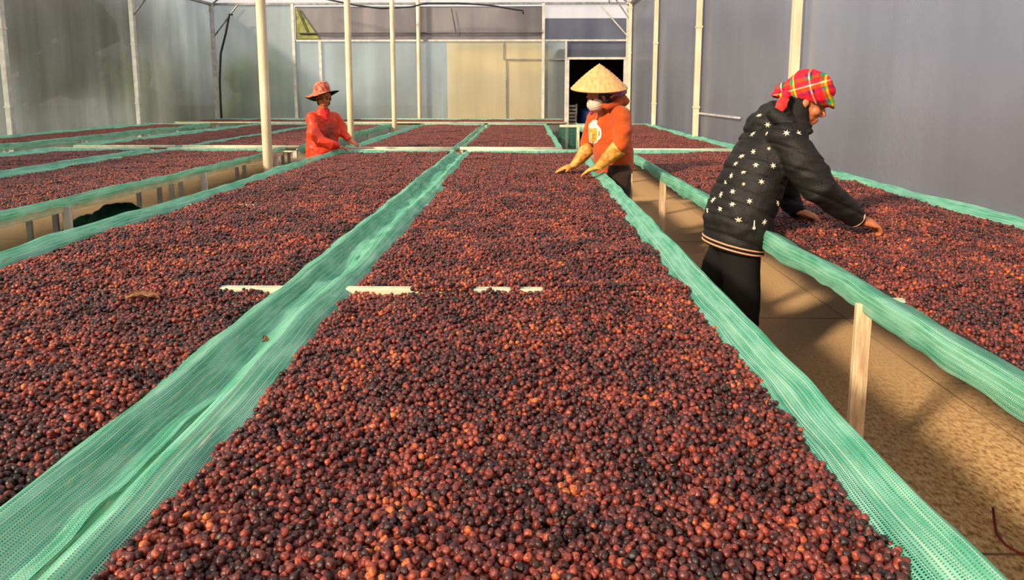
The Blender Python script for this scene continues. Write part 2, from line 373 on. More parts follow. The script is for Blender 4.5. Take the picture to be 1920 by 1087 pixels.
# poles carrying the ridge, hoses
for i, (y, lb) in enumerate(((7.9, 'nearest and thickest cream roof pole, left of centre'), (11.75, 'second cream roof pole, just right of the woman in red'),
                             (15.7, 'third cream roof pole from the camera, before the back wall'), (19.5, 'farthest thin roof pole standing against the back wall'))):
    r_ = empty('roof_pole', (XM, y, 0), lb, 'pole', 'roof poles along the middle')
    bm = BM(); tube(bm, [(XM, y, 0), (XM, y, 1.4), (XM + .004, y, 2.8), (XM, y, RIDGE - .08)], .052, 16); obj('shaft', bm, M['cream'], r_, True)
    bm = BM(); box(bm, (XM - .11, y - .11, 0), (XM + .11, y + .11, .012)); obj('base_plate', bm, M['galv'], r_)
    bm = BM(); tube(bm, [(XM, y, RIDGE - .2), (XM, y, RIDGE - .1)], .07, 12); obj('collar', bm, M['galv'], r_)
bm = BM(); tube(bm, [at(436, 28, 19.3), at(430, 26, 19.3), at(424, 60, 19.3), at(414, 100, 19.3), at(412, 150, 19.3), at(414, 200, 19.3), at(416, 232, 19.3)], .03, 8)
tag(obj('irrigation_hose', bm, M['black_hose'], None, True), 'black hose hanging down in the far left corner', 'hose')
bm = BM(); tube(bm, [at(560, -12, 18.9), at(610, -2, 18.9), at(662, 9, 18.9), at(715, 16, 18.9), at(770, 13, 18.9), at(800, 6, 18.9), at(860, 6, 18.9), at(920, 10, 18.9), at(960, 17, 18.9), at(981, 20, 18.9), at(981, 26, 18.9)], .022, 8)
tag(obj('irrigation_hose', bm, M['black_hose'], None, True), 'thin black hose sagging below the roof at the back wall', 'hose')

# ------------------------------------------------------------------ drying beds
TOPZ = .775
def surf(x, y):
    x = np.asarray(x, float); y = np.asarray(y, float)
    return TOPZ + .011 * vn(x*2.6 + 40, y*2.2 + 7, 3) + .007 * vn(x*7 + 3, y*6 + 9, 4) + .003 * vn(x*17, y*15 + 5, 8)
def sm(p0, x): return .5 + .5 * math.tanh(x / p0)

def net_strip(name, xr, s, y0, y1, prof, parent, seed, amp=.013, m='net', step=.03, cross=False):
    """netting folded over a side rail: profile across (outward distance, height) swept along the bed with waves"""
    P_ = []
    for i in range(len(prof) - 1):                         # subdivide profile
        for k in range(3):
            a = k / 3; P_.append((prof[i][0]*(1-a) + prof[i+1][0]*a, prof[i][1]*(1-a) + prof[i+1][1]*a))
    P_.append(prof[-1]); na = len(P_)
    ys = np.arange(y0, y1 + step*.5, step); ny = len(ys)
    vx = np.zeros((ny, na)); vz = np.zeros((ny, na)); arc = [0]
    for i in range(1, na): arc.append(arc[-1] + math.hypot(P_[i][0]-P_[i-1][0], P_[i][1]-P_[i-1][1]))
    wx = amp * vn(ys*.9 + seed*3.1, ys*0 + seed, 11) + amp*.5 * vn(ys*3.1, ys*0 + seed + .4, 12)
    wz = amp * .9 * vn(ys*1.6 + seed*5.3, ys*0 + seed + .7, 13) + amp*.45 * vn(ys*6.0, ys*0 + seed + .9, 14)
    for i, (dx, z) in enumerate(P_):
        out = max(0, (i / (na - 1) - .72)) / .28
        inn = max(0, .3 - i / (na - 1)) / .3
        fold = .0045 * vn(ys*2.2 + i*.9, ys*0 + i*1.7 + seed, 15)
        hem = out * (.018 * vn(ys*2.7 + seed, ys*0 + 3.3 + seed, 16) + .008 * vn(ys*11, ys*0 + seed, 17))
        vx[:, i] = xr + s * (dx + fold + inn * .02 * vn(ys*5, ys*0 + seed + 8, 18)) + wx * (1 - inn*.5)
        vz[:, i] = z + wz * (1 - inn) + hem + fold * .8
    co = np.stack([vx, np.repeat(ys[:, None], na, 1), vz], -1).reshape(-1, 3)
    if cross: co = co[:, [1, 0, 2]]
    idx = np.arange(ny*na).reshape(ny, na)
    fc = np.stack([idx[:-1, :-1], idx[:-1, 1:], idx[1:, 1:], idx[1:, :-1]], -1).reshape(-1, 4)
    me = D.meshes.new(name); me.from_pydata(co.tolist(), [], fc.tolist())
    uv = me.uv_layers.new(name='uv'); u = np.tile(np.array(arc), ny); v = np.repeat(ys, na)
    lv = np.zeros(len(me.loops), int); me.loops.foreach_get('vertex_index', lv)
    # slight skew so that the weave follows the folds
    uv.data.foreach_set('uv', np.stack([u[lv] + .004*np.sin(v[lv]*3), v[lv]], -1).ravel())
    return link(name, me, M[m], parent, True)
OPEN = [(-.10, .752), (-.07, .775), (-.045, .79), (-.02, .806), (0, .822), (.012, .812), (.02, .785), (.024, .755), (.02, .725)]
THIN = [(-.075, .752), (-.05, .775), (-.03, .79), (-.012, .806), (0, .815), (.010, .803), (.014, .785), (.014, .762)]
HANG = [(-.135, .750), (-.10, .772), (-.06, .79), (-.02, .808), (.004, .812), (.014, .798), (.018, .778), (.018, .748), (.014, .718)]
TROUGH = [(-.085, .750), (-.055, .770), (-.02, .792), (0, .804), (.018, .797), (.04, .775), (.06, .757), (.085, .750), (.118, .752)]
NARROW = [(-.07, .75), (-.045, .768), (-.02, .785), (0, .80), (.02, .79), (.04, .775)]

ENDP = [(-.09, .755), (-.05, .785), (-.02, .80), (0, .806), (.015, .79), (.02, .76)]
beds = {}
def make_bed(key, label, xl, xr, y0, y1, barsY, pl, pr, seed, cover=None):
    root = empty('drying_bed', ((xl + xr)/2, (y0 + y1)/2, 0), label, 'drying bed', 'long netted drying beds')
    beds[key] = root
    for x in (xl, xr):
        bm = BM(); s = 1 if x == xr else -1
        xi = x - s*.02; lo = .715 if key == 'left2' else .748
        box(bm, (xi - .012, y0, lo), (xi + .012, y1, .776), .004); obj('side_rail', bm, M['rail_pale'], root)
    for yb in barsY:
        bm = BM(); box(bm, (xl + .02, yb - .022, .735), (xr - .02, yb + .022, .780 if abs(yb - 2.6) < .01 else .768 if yb < 5 else .752), .003); obj('cross_bar', bm, M['rail_pale'], root)
        for x in (xl, xr):
            s = 1 if x == xr else -1
            bm = BM(); box(bm, (x - .028, yb - .0125, 0), (x + .028, yb + .0125, .752), .003)
            obj('leg', bm, M['timber'] if xl > 0 else M['galv_light'], root)
    for y in (y0, y1):
        bm = BM(); tube(bm, [(xl - .01, y, .79), (xr + .01, y, .79)], .022, 8); obj('end_rail', bm, M['rail_pale'], root, True)
    # woven bottom under the cherries
    nx = max(6, int((xr - xl) / .1)); ny = int((y1 - y0) / .15); X, Y = np.meshgrid(np.linspace(xl + .02, xr - .02, nx), np.linspace(y0 + .02, y1 - .02, ny))
    Z = surf(X, Y) - .016; Z[:, 0] -= .004; Z[:, -1] -= .004
    co = np.stack([X, Y, Z], -1).reshape(-1, 3); idx = np.arange(nx*ny).reshape(ny, nx)
    fc = np.stack([idx[:-1, :-1], idx[:-1, 1:], idx[1:, 1:], idx[1:, :-1]], -1).reshape(-1, 4)
    me = D.meshes.new('bed_sheet'); me.from_pydata(co.tolist(), [], fc.tolist()); link('bed_sheet', me, M['bedding'], root, True)
    st = .03 if y0 < 5 else .08
    if pl: net_strip('net_edge', xl, -1, y0 - .02, y1 + .02, pl, root, seed, step=st)
    if pr: net_strip('net_edge', xr, 1, y0 - .02, y1 + .02, pr, root, seed + 3, step=st)
    if y1 > 8: net_strip('net_end', y1 - .05, 1, xl + .04, xr - .04, ENDP, root, seed + 5, amp=.008, step=.06, cross=True)
    if y0 > 8 and y0 < 12: net_strip('net_end', y0 + .05, -1, xl + .04, xr - .04, ENDP, root, seed + 6, amp=.010, step=.06, cross=True)
    return root
YA0, YA1, YB0, YB1 = .25, 8.78, 9.15, 16.1
bA = (.56, 2.6, 4.66, 6.72, 8.7); bB = (9.25, 11.4, 13.6, 15.9)
bR = (.65, 2.52, 4.42, 6.32, 8.3)
make_bed('centre', 'widest drying bed in the middle of the picture, between green nets', -.70, .67, YA0, YA1, bA, TROUGH, OPEN, 1)
net_strip('net_sag', -.79, 1, YA0, YA1 + .02, [(-.12, .752), (-.09, .742), (-.05, .738), (0, .734), (.05, .738), (.09, .742), (.12, .752)], beds['centre'], 9, amp=.006, m='net_mid')
make_bed('left', 'drying bed left of the middle net trough, with a dry leaf on it', -2.28, -.88, YA0, YA1, bA, THIN, TROUGH, 2)
make_bed('right', 'drying bed along the right wall, the woman in the black jacket reaches over it', 1.215, 2.70, YA0, YA1, bR, HANG, OPEN, 3)
make_bed('left2', 'drying bed left of the cream roof pole, open gap with legs before it', -4.5, -3.04, YA0, 9.0, bA, TROUGH, THIN, 4)
make_bed('left3', 'drying bed with loose net beside the wide gap on the left', -5.95, -4.76, YA0, 9.0, bA, OPEN, TROUGH, 5)
make_bed('left4', 'drying bed hard against the left film wall', -8.36, -7.1, YA0, YB1, bA + bB, OPEN, HANG, 6)
make_bed('centre_b', 'far drying bed behind the pale end rail, left of the orange hoodie', -.82, .46, YB0, YB1, bB, NARROW, OPEN, 7)
make_bed('left_b', 'far drying bed behind the pale end rail, right of the red jacket', -2.27, -.93, YB0, YB1, bB, OPEN, NARROW, 8)
make_bed('right_b', 'far drying bed by the right wall, behind the orange hoodie', 1.14, 2.70, YB0 - .2, YB1, bB, OPEN, OPEN, 9)
make_bed('left2_b', 'far drying bed directly left of the woman in red', -4.5, -2.98, YB0 + .25, YB1, bB, NARROW, HANG, 10)
make_bed('left3_b', 'far drying bed, second from the left film wall', -5.95, -4.62, YB0 + .25, YB1, bB, OPEN, NARROW, 11)
make_bed('cross', 'narrow drying bed running crosswise along the back wall', -8.3, .98, 17.0, 19.2, (17.1, 18.1, 19.1), None, None, 12)

# ------------------------------------------------------------------ coffee cherries
def pick_variants(nt_, seeds, sub, lx):
    """a few cherry shapes as instances; each keeps its local position as attribute lp"""
    g = nt_.nodes; j = g.new('GeometryNodeJoinGeometry')
    for sd_ in seeds:
        ic = g.new('GeometryNodeMeshIcoSphere'); ic.inputs['Radius'].default_value = 1; ic.inputs['Subdivisions'].default_value = sub
        sa = g.new('GeometryNodeStoreNamedAttribute'); sa.data_type = 'FLOAT_VECTOR'; sa.inputs['Name'].default_value = 'lp'
        ps = g.new('GeometryNodeInputPosition'); nt_.links.new(ic.outputs['Mesh'], sa.inputs['Geometry']); nt_.links.new(ps.outputs[0], sa.inputs['Value'])
        nz = g.new('ShaderNodeTexNoise'); nz.inputs['Scale'].default_value = .9; nz.inputs['Detail'].default_value = 1.5
        ad = g.new('ShaderNodeVectorMath'); ad.operation = 'ADD'; ad.inputs[1].default_value = (sd_*7.3, sd_*3.1, sd_*1.7)
        nt_.links.new(ps.outputs[0], ad.inputs[0]); nt_.links.new(ad.outputs[0], nz.inputs['Vector'])
        mr = g.new('ShaderNodeMapRange'); mr.inputs[1].default_value = .3; mr.inputs[2].default_value = .7; mr.inputs[3].default_value = .82; mr.inputs[4].default_value = 1.12
        nt_.links.new(nz.outputs['Fac'], mr.inputs[0])
        sc_ = g.new('ShaderNodeVectorMath'); sc_.operation = 'SCALE'; nt_.links.new(ps.outputs[0], sc_.inputs[0]); nt_.links.new(mr.outputs[0], sc_.inputs['Scale'])
        mu = g.new('ShaderNodeVectorMath'); mu.operation = 'MULTIPLY'; mu.inputs[1].default_value = (1, 1 - .05*(sd_ % 3), 1.08 if sd_ % 2 else .95); nt_.links.new(sc_.outputs[0], mu.inputs[0])
        sp_ = g.new('GeometryNodeSetPosition'); nt_.links.new(sa.outputs[0], sp_.inputs['Geometry']); nt_.links.new(mu.outputs[0], sp_.inputs['Position'])
        ss = g.new('GeometryNodeSetShadeSmooth'); nt_.links.new(sp_.outputs[0], ss.inputs['Geometry'])
        sm_ = g.new('GeometryNodeSetMaterial'); sm_.inputs['Material'].default_value = lx; nt_.links.new(ss.outputs[0], sm_.inputs['Geometry'])
        gi = g.new('GeometryNodeGeometryToInstance'); nt_.links.new(sm_.outputs[0], gi.inputs[0]); nt_.links.new(gi.outputs[0], j.inputs[0])
    return j.outputs[0]
def new_group(name):
    t = D.node_groups.new(name, 'GeometryNodeTree')
    t.interface.new_socket('Geometry', in_out='INPUT', socket_type='NodeSocketGeometry')
    t.interface.new_socket('Geometry', in_out='OUTPUT', socket_type='NodeSocketGeometry')
    return t, t.nodes.new('NodeGroupInput'), t.nodes.new('NodeGroupOutput')
def named(t, name, typ):
    n = t.nodes.new('GeometryNodeInputNamedAttribute'); n.data_type = typ; n.inputs['Name'].default_value = name; return n.outputs['Attribute']
def inst_tail(t, gin, inst, sel=None):
    g = t.nodes; mp = g.new('GeometryNodeMeshToPoints'); t.links.new(gin, mp.inputs['Mesh'])
    if sel is not None: t.links.new(sel, mp.inputs['Selection'])
    ip = g.new('GeometryNodeInstanceOnPoints'); t.links.new(mp.outputs[0], ip.inputs['Points']); t.links.new(inst, ip.inputs['Instance'])
    ip.inputs['Pick Instance'].default_value = True
    er = g.new('FunctionNodeEulerToRotation'); t.links.new(named(t, 'rot', 'FLOAT_VECTOR'), er.inputs[0]); t.links.new(er.outputs[0], ip.inputs['Rotation'])
    t.links.new(named(t, 'scl', 'FLOAT'), ip.inputs['Scale']); t.links.new(named(t, 'pick', 'INT'), ip.inputs['Instance Index'])
    return ip.outputs[0]
TS = .25
def tile_variants(t, sub, mt, seeds):
    g = t.nodes; jj = g.new('GeometryNodeJoinGeometry')
    cher = pick_variants(t, (1, 2), sub, mt)
    def rnd(typ, lo, hi, seed):
        r = g.new('FunctionNodeRandomValue'); r.data_type = typ
        a, b, o_ = {'FLOAT_VECTOR': (0, 1, 0), 'FLOAT': (2, 3, 1)}[typ]
        r.inputs[a].default_value = lo; r.inputs[b].default_value = hi; r.inputs['Seed'].default_value = seed; return r.outputs[o_]
    for s in seeds:
        jl = g.new('GeometryNodeJoinGeometry')
        for layer, (nv, z0, keep) in enumerate(((20, -.006, 1.0), (19, .004, .55))):
            gr = g.new('GeometryNodeMeshGrid')
            for k, v in (('Size X', TS - TS/20), ('Size Y', TS - TS/20), ('Vertices X', nv), ('Vertices Y', nv)): gr.inputs[k].default_value = v
            sp_ = g.new('GeometryNodeSetPosition'); t.links.new(gr.outputs[0], sp_.inputs['Geometry'])
            t.links.new(rnd('FLOAT_VECTOR', (-.005, -.005, z0 - .003), (.005, .005, z0 + .003), s*10 + layer), sp_.inputs['Offset'])
            ip = g.new('GeometryNodeInstanceOnPoints'); mp = g.new('GeometryNodeMeshToPoints'); t.links.new(sp_.outputs[0], mp.inputs[0])
            rb = g.new('ShaderNodeMath'); rb.operation = 'LESS_THAN'; rb.inputs[1].default_value = keep; t.links.new(rnd('FLOAT', 0., 1., s*10 + 5 + layer), rb.inputs[0])
            t.links.new(rb.outputs[0], mp.inputs['Selection'])
            t.links.new(mp.outputs[0], ip.inputs['Points']); t.links.new(cher, ip.inputs['Instance']); ip.inputs['Pick Instance'].default_value = True
            er = g.new('FunctionNodeEulerToRotation'); t.links.new(rnd('FLOAT_VECTOR', (0, 0, 0), (6.28, 6.28, 6.28), s + 3), er.inputs[0]); t.links.new(er.outputs[0], ip.inputs['Rotation'])
            t.links.new(rnd('FLOAT', .0058, .0084, s + 4), ip.inputs['Scale'])
            sa = g.new('GeometryNodeStoreNamedAttribute'); sa.domain = 'INSTANCE'; sa.data_type = 'FLOAT'; sa.inputs['Name'].default_value = 'tint'
            t.links.new(ip.outputs[0], sa.inputs['Geometry'])
            pw = g.new('ShaderNodeMath'); pw.operation = 'POWER'; pw.inputs[1].default_value = 1.25; t.links.new(rnd('FLOAT', 0.02, 1., s*3 + 6 + layer), pw.inputs[0]); t.links.new(pw.outputs[0], sa.inputs['Value'])
            rl = g.new('GeometryNodeRealizeInstances'); t.links.new(sa.outputs[0], rl.inputs[0]); t.links.new(rl.outputs[0], jl.inputs[0])
        gi = g.new('GeometryNodeGeometryToInstance'); t.links.new(jl.outputs[0], gi.inputs[0]); t.links.new(gi.outputs[0], jj.inputs[0])
    return jj.outputs[0]

def heap_group():
    """kind 0: single cherries, kind 1: patches of cherries further off, kind 2: patches far away"""
    t, gi, go = new_group('cherry_heap'); g = t.nodes; j = g.new('GeometryNodeJoinGeometry')
    kinds = named(t, 'zone', 'INT')
    for k, inst in ((0, pick_variants(t, (1, 2, 3, 4, 5, 6), 3, M['cherry'])), (1, tile_variants(t, 2, M['cherry_far'], (1, 2, 3))), (2, tile_variants(t, 1, M['cherry_far'], (4, 5)))):
        cp = g.new('FunctionNodeCompare'); cp.data_type = 'INT'; cp.operation = 'EQUAL'; t.links.new(kinds, cp.inputs[2]); cp.inputs[3].default_value = k
        t.links.new(inst_tail(t, gi.outputs[0], inst, cp.outputs[0]), j.inputs[0])
    t.links.new(j.outputs[0], go.inputs[0]); return t
HEAP = heap_group()

def gaps(x, y):
    """where the cherries have been raked off a cross bar"""
    g = np.zeros(len(x), bool); c = (y > 2.6 - .05 + .01*vn(x*20, y*20, 31)) & (y < 2.6 + .024)
    g |= c & ((x > -1.14) & (x < -.86) | (x > -.72) & (x < -.42))
    g |= c & (x > -.31) & (x < .07) & (vn(x*28, y*10, 33) > -.02)
    c2 = np.abs(y - 4.66) < .025
    g |= c2 & ((x > -.97) & (x < -.86) | (x > -1.12) & (x < -1.04))
    return g
def heap(key, label, xl, xr, y0, y1, near, il=.055, ir=.085, far=9.0):
    pts, zone, scl, rot, tint, pick = [], [], [], [], [], []
    rs = np.random.RandomState(abs(hash_(key)) % 9999)
    if near > y0:
        for layer, (sp_, z0, keep) in enumerate(((.0128, -.006, 1.0), (.0128, .0035, .6), (.0128, .011, .10))):
            nx = int((xr - xl)/sp_); ny = int((near - y0)/(sp_*.866))
            I, J = np.meshgrid(np.arange(nx), np.arange(ny))
            x = xl + (I + .5*(J % 2) + .33*layer)*sp_; y = y0 + (J + .4*layer)*sp_*.866
            x = x.ravel() + rs.uniform(-.0042, .0042, x.size); y = y.ravel() + rs.uniform(-.0042, .0042, y.size)
            # ragged edges and mounds
            le = xl + il + .018*vn(y*3.3, y*0 + 1, 21) + .010*vn(y*17, y*0 + 2, 22); re = xr - ir + .02*vn(y*3, y*0 + 3, 23) + .012*vn(y*15, y*0 + 5, 24)
            d = np.minimum(x - le, re - x)
            k = (d > (0, .012, .03)[layer]) & (rs.rand(x.size) < keep * (1 if layer == 0 else .8 + .5*vn(x*9, y*9, 25))) & ~gaps(x, y)
            x, y, d = x[k], y[k], d[k]
            z = surf(x, y) + z0 + rs.uniform(-.003, .003, x.size) - .012*np.exp(-d/.03)
            if key in ('left', 'centre'): z += np.where(np.abs(y - 2.6) < .035, np.maximum(.787 - surf(x, y), 0), 0) + .006*np.exp(-((y - 2.565)/.03)**2) * ~((x > -1.15) & (x < .08))
            pts.append(np.stack([x, y, z], -1)); zone.append(np.zeros(x.size, int)); scl.append(np.clip(rs.normal(.0073, .0008, x.size), .0052, .0095))
            rot.append(rs.uniform(0, 6.28, (x.size, 3)))
            tn = rs.beta(2.3, 2.4, x.size) + .26*vn(x*9, y*8, 26) + .10*vn(x*30, y*30, 27)
            tn = np.where(rs.rand(x.size) < .14, tn*.25, tn); tint.append(np.clip(tn, 0, .97)); pick.append(rs.randint(0, 6, x.size))
    ys = max(near, y0)
    if ys < y1 - .1:
        W_, L_ = (xr - ir*.75) - (xl + il*.75), y1 - ys; nx = max(1, round(W_/TS*1.03)); ny = max(1, round(L_/TS*1.03))
        I, J = np.meshgrid(np.arange(nx), np.arange(ny)); sx_, sy_ = W_/nx, L_/ny
        x = (xl + il*.75 + (I + .5)*sx_).ravel(); y = (ys + (J + .5)*sy_).ravel(); n = x.size
        pts.append(np.stack([x, y, surf(x, y)], -1)); zn = np.where(y > far, 2, 1); zone.append(zn)
        scl.append(np.full(n, 1.0)); e_ = .1
        zx = (surf(x + e_, y) - surf(x - e_, y))/(2*e_); zy = (surf(x, y + e_) - surf(x, y - e_))/(2*e_)
        rz = rs.randint(0, 4, n)*PI/2
        # tilt with the surface, then quarter turns
        ro = np.zeros((n, 3))
        for q in range(n):
            nrm = Vector((-zx[q], -zy[q], 1)).normalized(); m3 = Vector((0, 0, 1)).rotation_difference(nrm).to_matrix() @ Matrix.Rotation(rz[q], 3, 'Z')
            ro[q] = m3.to_euler()
        rot.append(ro); tint.append(np.zeros(n)); pick.append(rs.randint(0, 3, n) % np.where(zn == 1, 3, 2))
    P_ = np.concatenate(pts); zn = np.concatenate(zone); sc_ = np.concatenate(scl); ro = np.concatenate(rot); ti = np.concatenate(tint); pk = np.concatenate(pick)
    singles = None
    if key == 'centre':                                    # the 300 that show largest lie nearest the camera, inside the frame
        d = P_ - np.array(CAM); Ri = np.array(RM.transposed()); c = d @ Ri.T
        u = PPX + F*c[:, 0]/-c[:, 2]; v = PPY - F*c[:, 1]/-c[:, 2]
        ok = (zn == 0) & (u > 5) & (u < 1915) & (v < 1075) & (v > 900) & (P_[:, 2] > surf(P_[:, 0], P_[:, 1]) - .001)
        dist = np.linalg.norm(d, axis=1); dist[~ok] = 1e9; sel = np.argsort(dist)[:300]
        singles = [(P_[i], sc_[i], ro[i], ti[i]) for i in sel]
        k = np.ones(len(P_), bool); k[sel] = False; P_, zn, sc_, ro, ti, pk = P_[k], zn[k], sc_[k], ro[k], ti[k], pk[k]
    me = D.meshes.new('coffee_cherries'); me.vertices.add(len(P_)); me.vertices.foreach_set('co', P_.astype(np.float32).ravel())
    for nm, ty, data in (('rot', 'FLOAT_VECTOR', ro), ('scl', 'FLOAT', sc_), ('tint', 'FLOAT', ti), ('pick', 'INT', pk), ('zone', 'INT', zn)):
        a = me.attributes.new(nm, ty, 'POINT'); a.data.foreach_set('vector' if ty == 'FLOAT_VECTOR' else 'value', np.ascontiguousarray(data).ravel().astype(np.int32 if ty == 'INT' else np.float32))
    o = D.objects.new('coffee_cherries', me); COL.objects.link(o); me.materials.append(M['cherry'])
    md = o.modifiers.new('heap', 'NODES'); md.node_group = HEAP
    tag(o, label, 'coffee cherries', 'layers of drying coffee cherries', 'stuff')
    return singles
def hash_(s): 
    h = 7
    for c in s: h = (h*31 + ord(c)) % 100003
    return h
singles = heap('centre', 'layer of dark red coffee cherries covering the middle bed', -.70, .67, .62, YA1 - .1, 5.6, .045, .065)
heap('left', 'layer of dark red coffee cherries around the dry leaf', -2.28, -.88, .6, YA1 - .1, 5.6, .085, .045)
heap('right', 'layer of coffee cherries raked by the woman in the black jacket', 1.215, 2.70, .5, YA1 - .1, 5.6, .13, .06)
heap('left2', 'layer of coffee cherries left of the open gap with table legs', -4.5, -3.04, 2.6, 8.85, 2.6, .05, .08)
heap('left3', 'layer of coffee cherries beside the loose net at the left edge', -5.95, -4.76, 3.6, 8.85, 3.6, .08, .05)
heap('left4', 'thin-looking strip of coffee cherries along the left wall', -8.36, -7.1, 4.5, YB1 - .1, 4.5)
heap('centre_b', 'far layer of coffee cherries behind the pale rail, left of the orange hoodie', -.82, .46, YB0 + .1, YB1, 9, .05, .08)
heap('left_b', 'far layer of coffee cherries behind the pale rail, right of the red jacket', -2.27, -.93, YB0 + .1, YB1, 9, .08, .05)
heap('right_b', 'far layer of coffee cherries behind the orange hoodie by the wall', 1.14, 2.70, YB0 - .1, YB1, 8)
heap('left2_b', 'far layer of coffee cherries directly left of the red jacket', -4.5, -2.98, YB0 + .35, YB1, 9, .05, .08)
heap('left3_b', 'far layer of coffee cherries second from the left wall', -5.95, -4.62, YB0 + .35, YB1, 9)
heap('cross', 'farthest thin line of coffee cherries in front of the back wall', -8.3, .98, 17.05, 19.15, 9, .03, .03)

# the nearest cherries, one object each
vm = []
for k in range(6):
    bm = BM(); bmesh.ops.create_icosphere(bm, subdivisions=3, radius=1)
    lp = [v.co.copy() for v in bm.verts]
    for v in bm.verts:
        f = .97 + .28 * noise.noise(v.co * .9 + Vector((k*7.3, k*3.1, k*1.7))); v.co = Vector((v.co.x*f, v.co.y*f*(1 - .05*(k % 3)), v.co.z*f*(1.08 if k % 2 else .95)))
    me = D.meshes.new('coffee_cherry'); bm.to_mesh(me); bm.free(); a = me.attributes.new('lp', 'FLOAT_VECTOR', 'POINT')
    a.data.foreach_set('vector', [c for v in lp for c in v]); me.materials.append(M['cherry']); me.polygons.foreach_set('use_smooth', [True]*len(me.polygons)); vm.append(me)
first = None
for i, (p, s, r, t_) in enumerate(singles):
    o = D.objects.new('coffee_cherry', vm[i % 6]); COL.objects.link(o)
    o.location = p; o.scale = (s, s, s); o.rotation_euler = r; o['tint'] = float(t_)
    tag(o, 'small round dried coffee cherry in the nearest rows at the bottom of the middle bed', 'coffee cherry', 'nearest coffee cherries of the middle bed')

# ------------------------------------------------------------------ people
def eloft(bm, pts, rads, ref, n=18, cap=True):
    """closed tube of elliptical rings; rads = (radius along ref, radius across)"""
    pts = [Vector(p) for p in pts]; rings = []; ref = Vector(ref)
    for i, p in enumerate(pts):
        d = (pts[min(i+1, len(pts)-1)] - pts[max(i-1, 0)]).normalized()
        a = (ref - d*ref.dot(d)).normalized(); b = d.cross(a)
        ra, rb = rads[i] if isinstance(rads[i], tuple) else (rads[i], rads[i])
        rings.append([p + a*math.cos(k*2*PI/n)*ra + b*math.sin(k*2*PI/n)*rb for k in range(n)])
    rings_loft(bm, rings, True, cap)
def solid(name, bm, voxel, m, parent, smooth=3, disp=None, clip=None):
    """merge overlapping closed shapes into one continuous skin"""
    me = D.meshes.new('tmp'); bm.to_mesh(me); bm.free(); o = D.objects.new('tmp', me); COL.objects.link(o)
    md = o.modifiers.new('r', 'REMESH'); md.mode = 'VOXEL'; md.voxel_size = voxel; md.use_smooth_shade = True
    if smooth:
        s = o.modifiers.new('s', 'SMOOTH'); s.factor = .5; s.iterations = smooth
    dg = bpy.context.evaluated_depsgraph_get(); me2 = D.meshes.new_from_object(o.evaluated_get(dg)); me2.name = name
    D.objects.remove(o); D.meshes.remove(me)
    if disp:
        nv = len(me2.vertices); co = np.zeros(nv*3); nm = np.zeros(nv*3); me2.vertices.foreach_get('co', co); me2.vertices.foreach_get('normal', nm)
        co = co.reshape(-1, 3); nm = nm.reshape(-1, 3)
        h = np.array([disp(Vector(c)) for c in co]); me2.vertices.foreach_set('co', (co + nm*h[:, None]).ravel())
    return link(name, me2, m, parent, True)
def head_axes(f, tilt=0):
    f = Vector(f).normalized(); s = f.cross(Vector((0, 0, 1))).normalized(); u = s.cross(f)
    if tilt: q = Matrix.Rotation(tilt, 3, f); s = q @ s; u = q @ u
    return f, s, u           # forward, her right, up
def head(bm, c, ax, k=1.0):
    f, s, u = ax; c = Vector(c)
    L = lambda a, b, d: c + (f*a + s*b + u*d)*k
    E = lambda p, r, sub=3: ell(bm, L(*p), [q*k for q in r], ax, sub)
    E((-.012, 0, .035), (.096, .076, .086)); E((.018, 0, -.03), (.070, .060, .088)); E((.056, 0, -.100), (.028, .030, .022)); E((.0, 0, -.078), (.062, .052, .034))
    tube(bm, [L(.080, 0, .012), L(.094, 0, -.012), L(.108, 0, -.034)], [.009*k, .010*k, .014*k], 10); 
    for q in (-1, 1):
        E((.094, q*.013, -.038), (.011, .009, .008), 2); E((.078, q*.032, .022), (.012, .026, .008), 2); E((.060, q*.038, -.028), (.026, .024, .024), 2); E((-.005, q*.078, -.012), (.018, .009, .032), 2)
    E((.083, 0, -.064), (.013, .026, .008), 2); E((.080, 0, -.078), (.013, .022, .009), 2)
def face_parts(c, ax, k, body):
    f, s, u = ax; c = Vector(c); L = lambda a, b, d: c + (f*a + s*b + u*d)*k
    for q in (-1, 1):
        bm = BM(); ell(bm, L(.077, q*.032, .000), (.010*k, .014*k, .0062*k), ax, 2); obj('eye', bm, M['eye'], body, True)
        bm = BM(); tube(bm, [L(.084, q*.014, .018), L(.087, q*.032, .025), L(.074, q*.052, .018)], [.0028*k, .0036*k, .002*k], 6); obj('eyebrow', bm, M['hair'], body, True)
    bm = BM(); ell(bm, L(.090, 0, -.065), (.007*k, .022*k, .0045*k), ax, 2); ell(bm, L(.087, 0, -.0755), (.007*k, .019*k, .0055*k), ax, 2); obj('lips', bm, M['lips'], body, True)
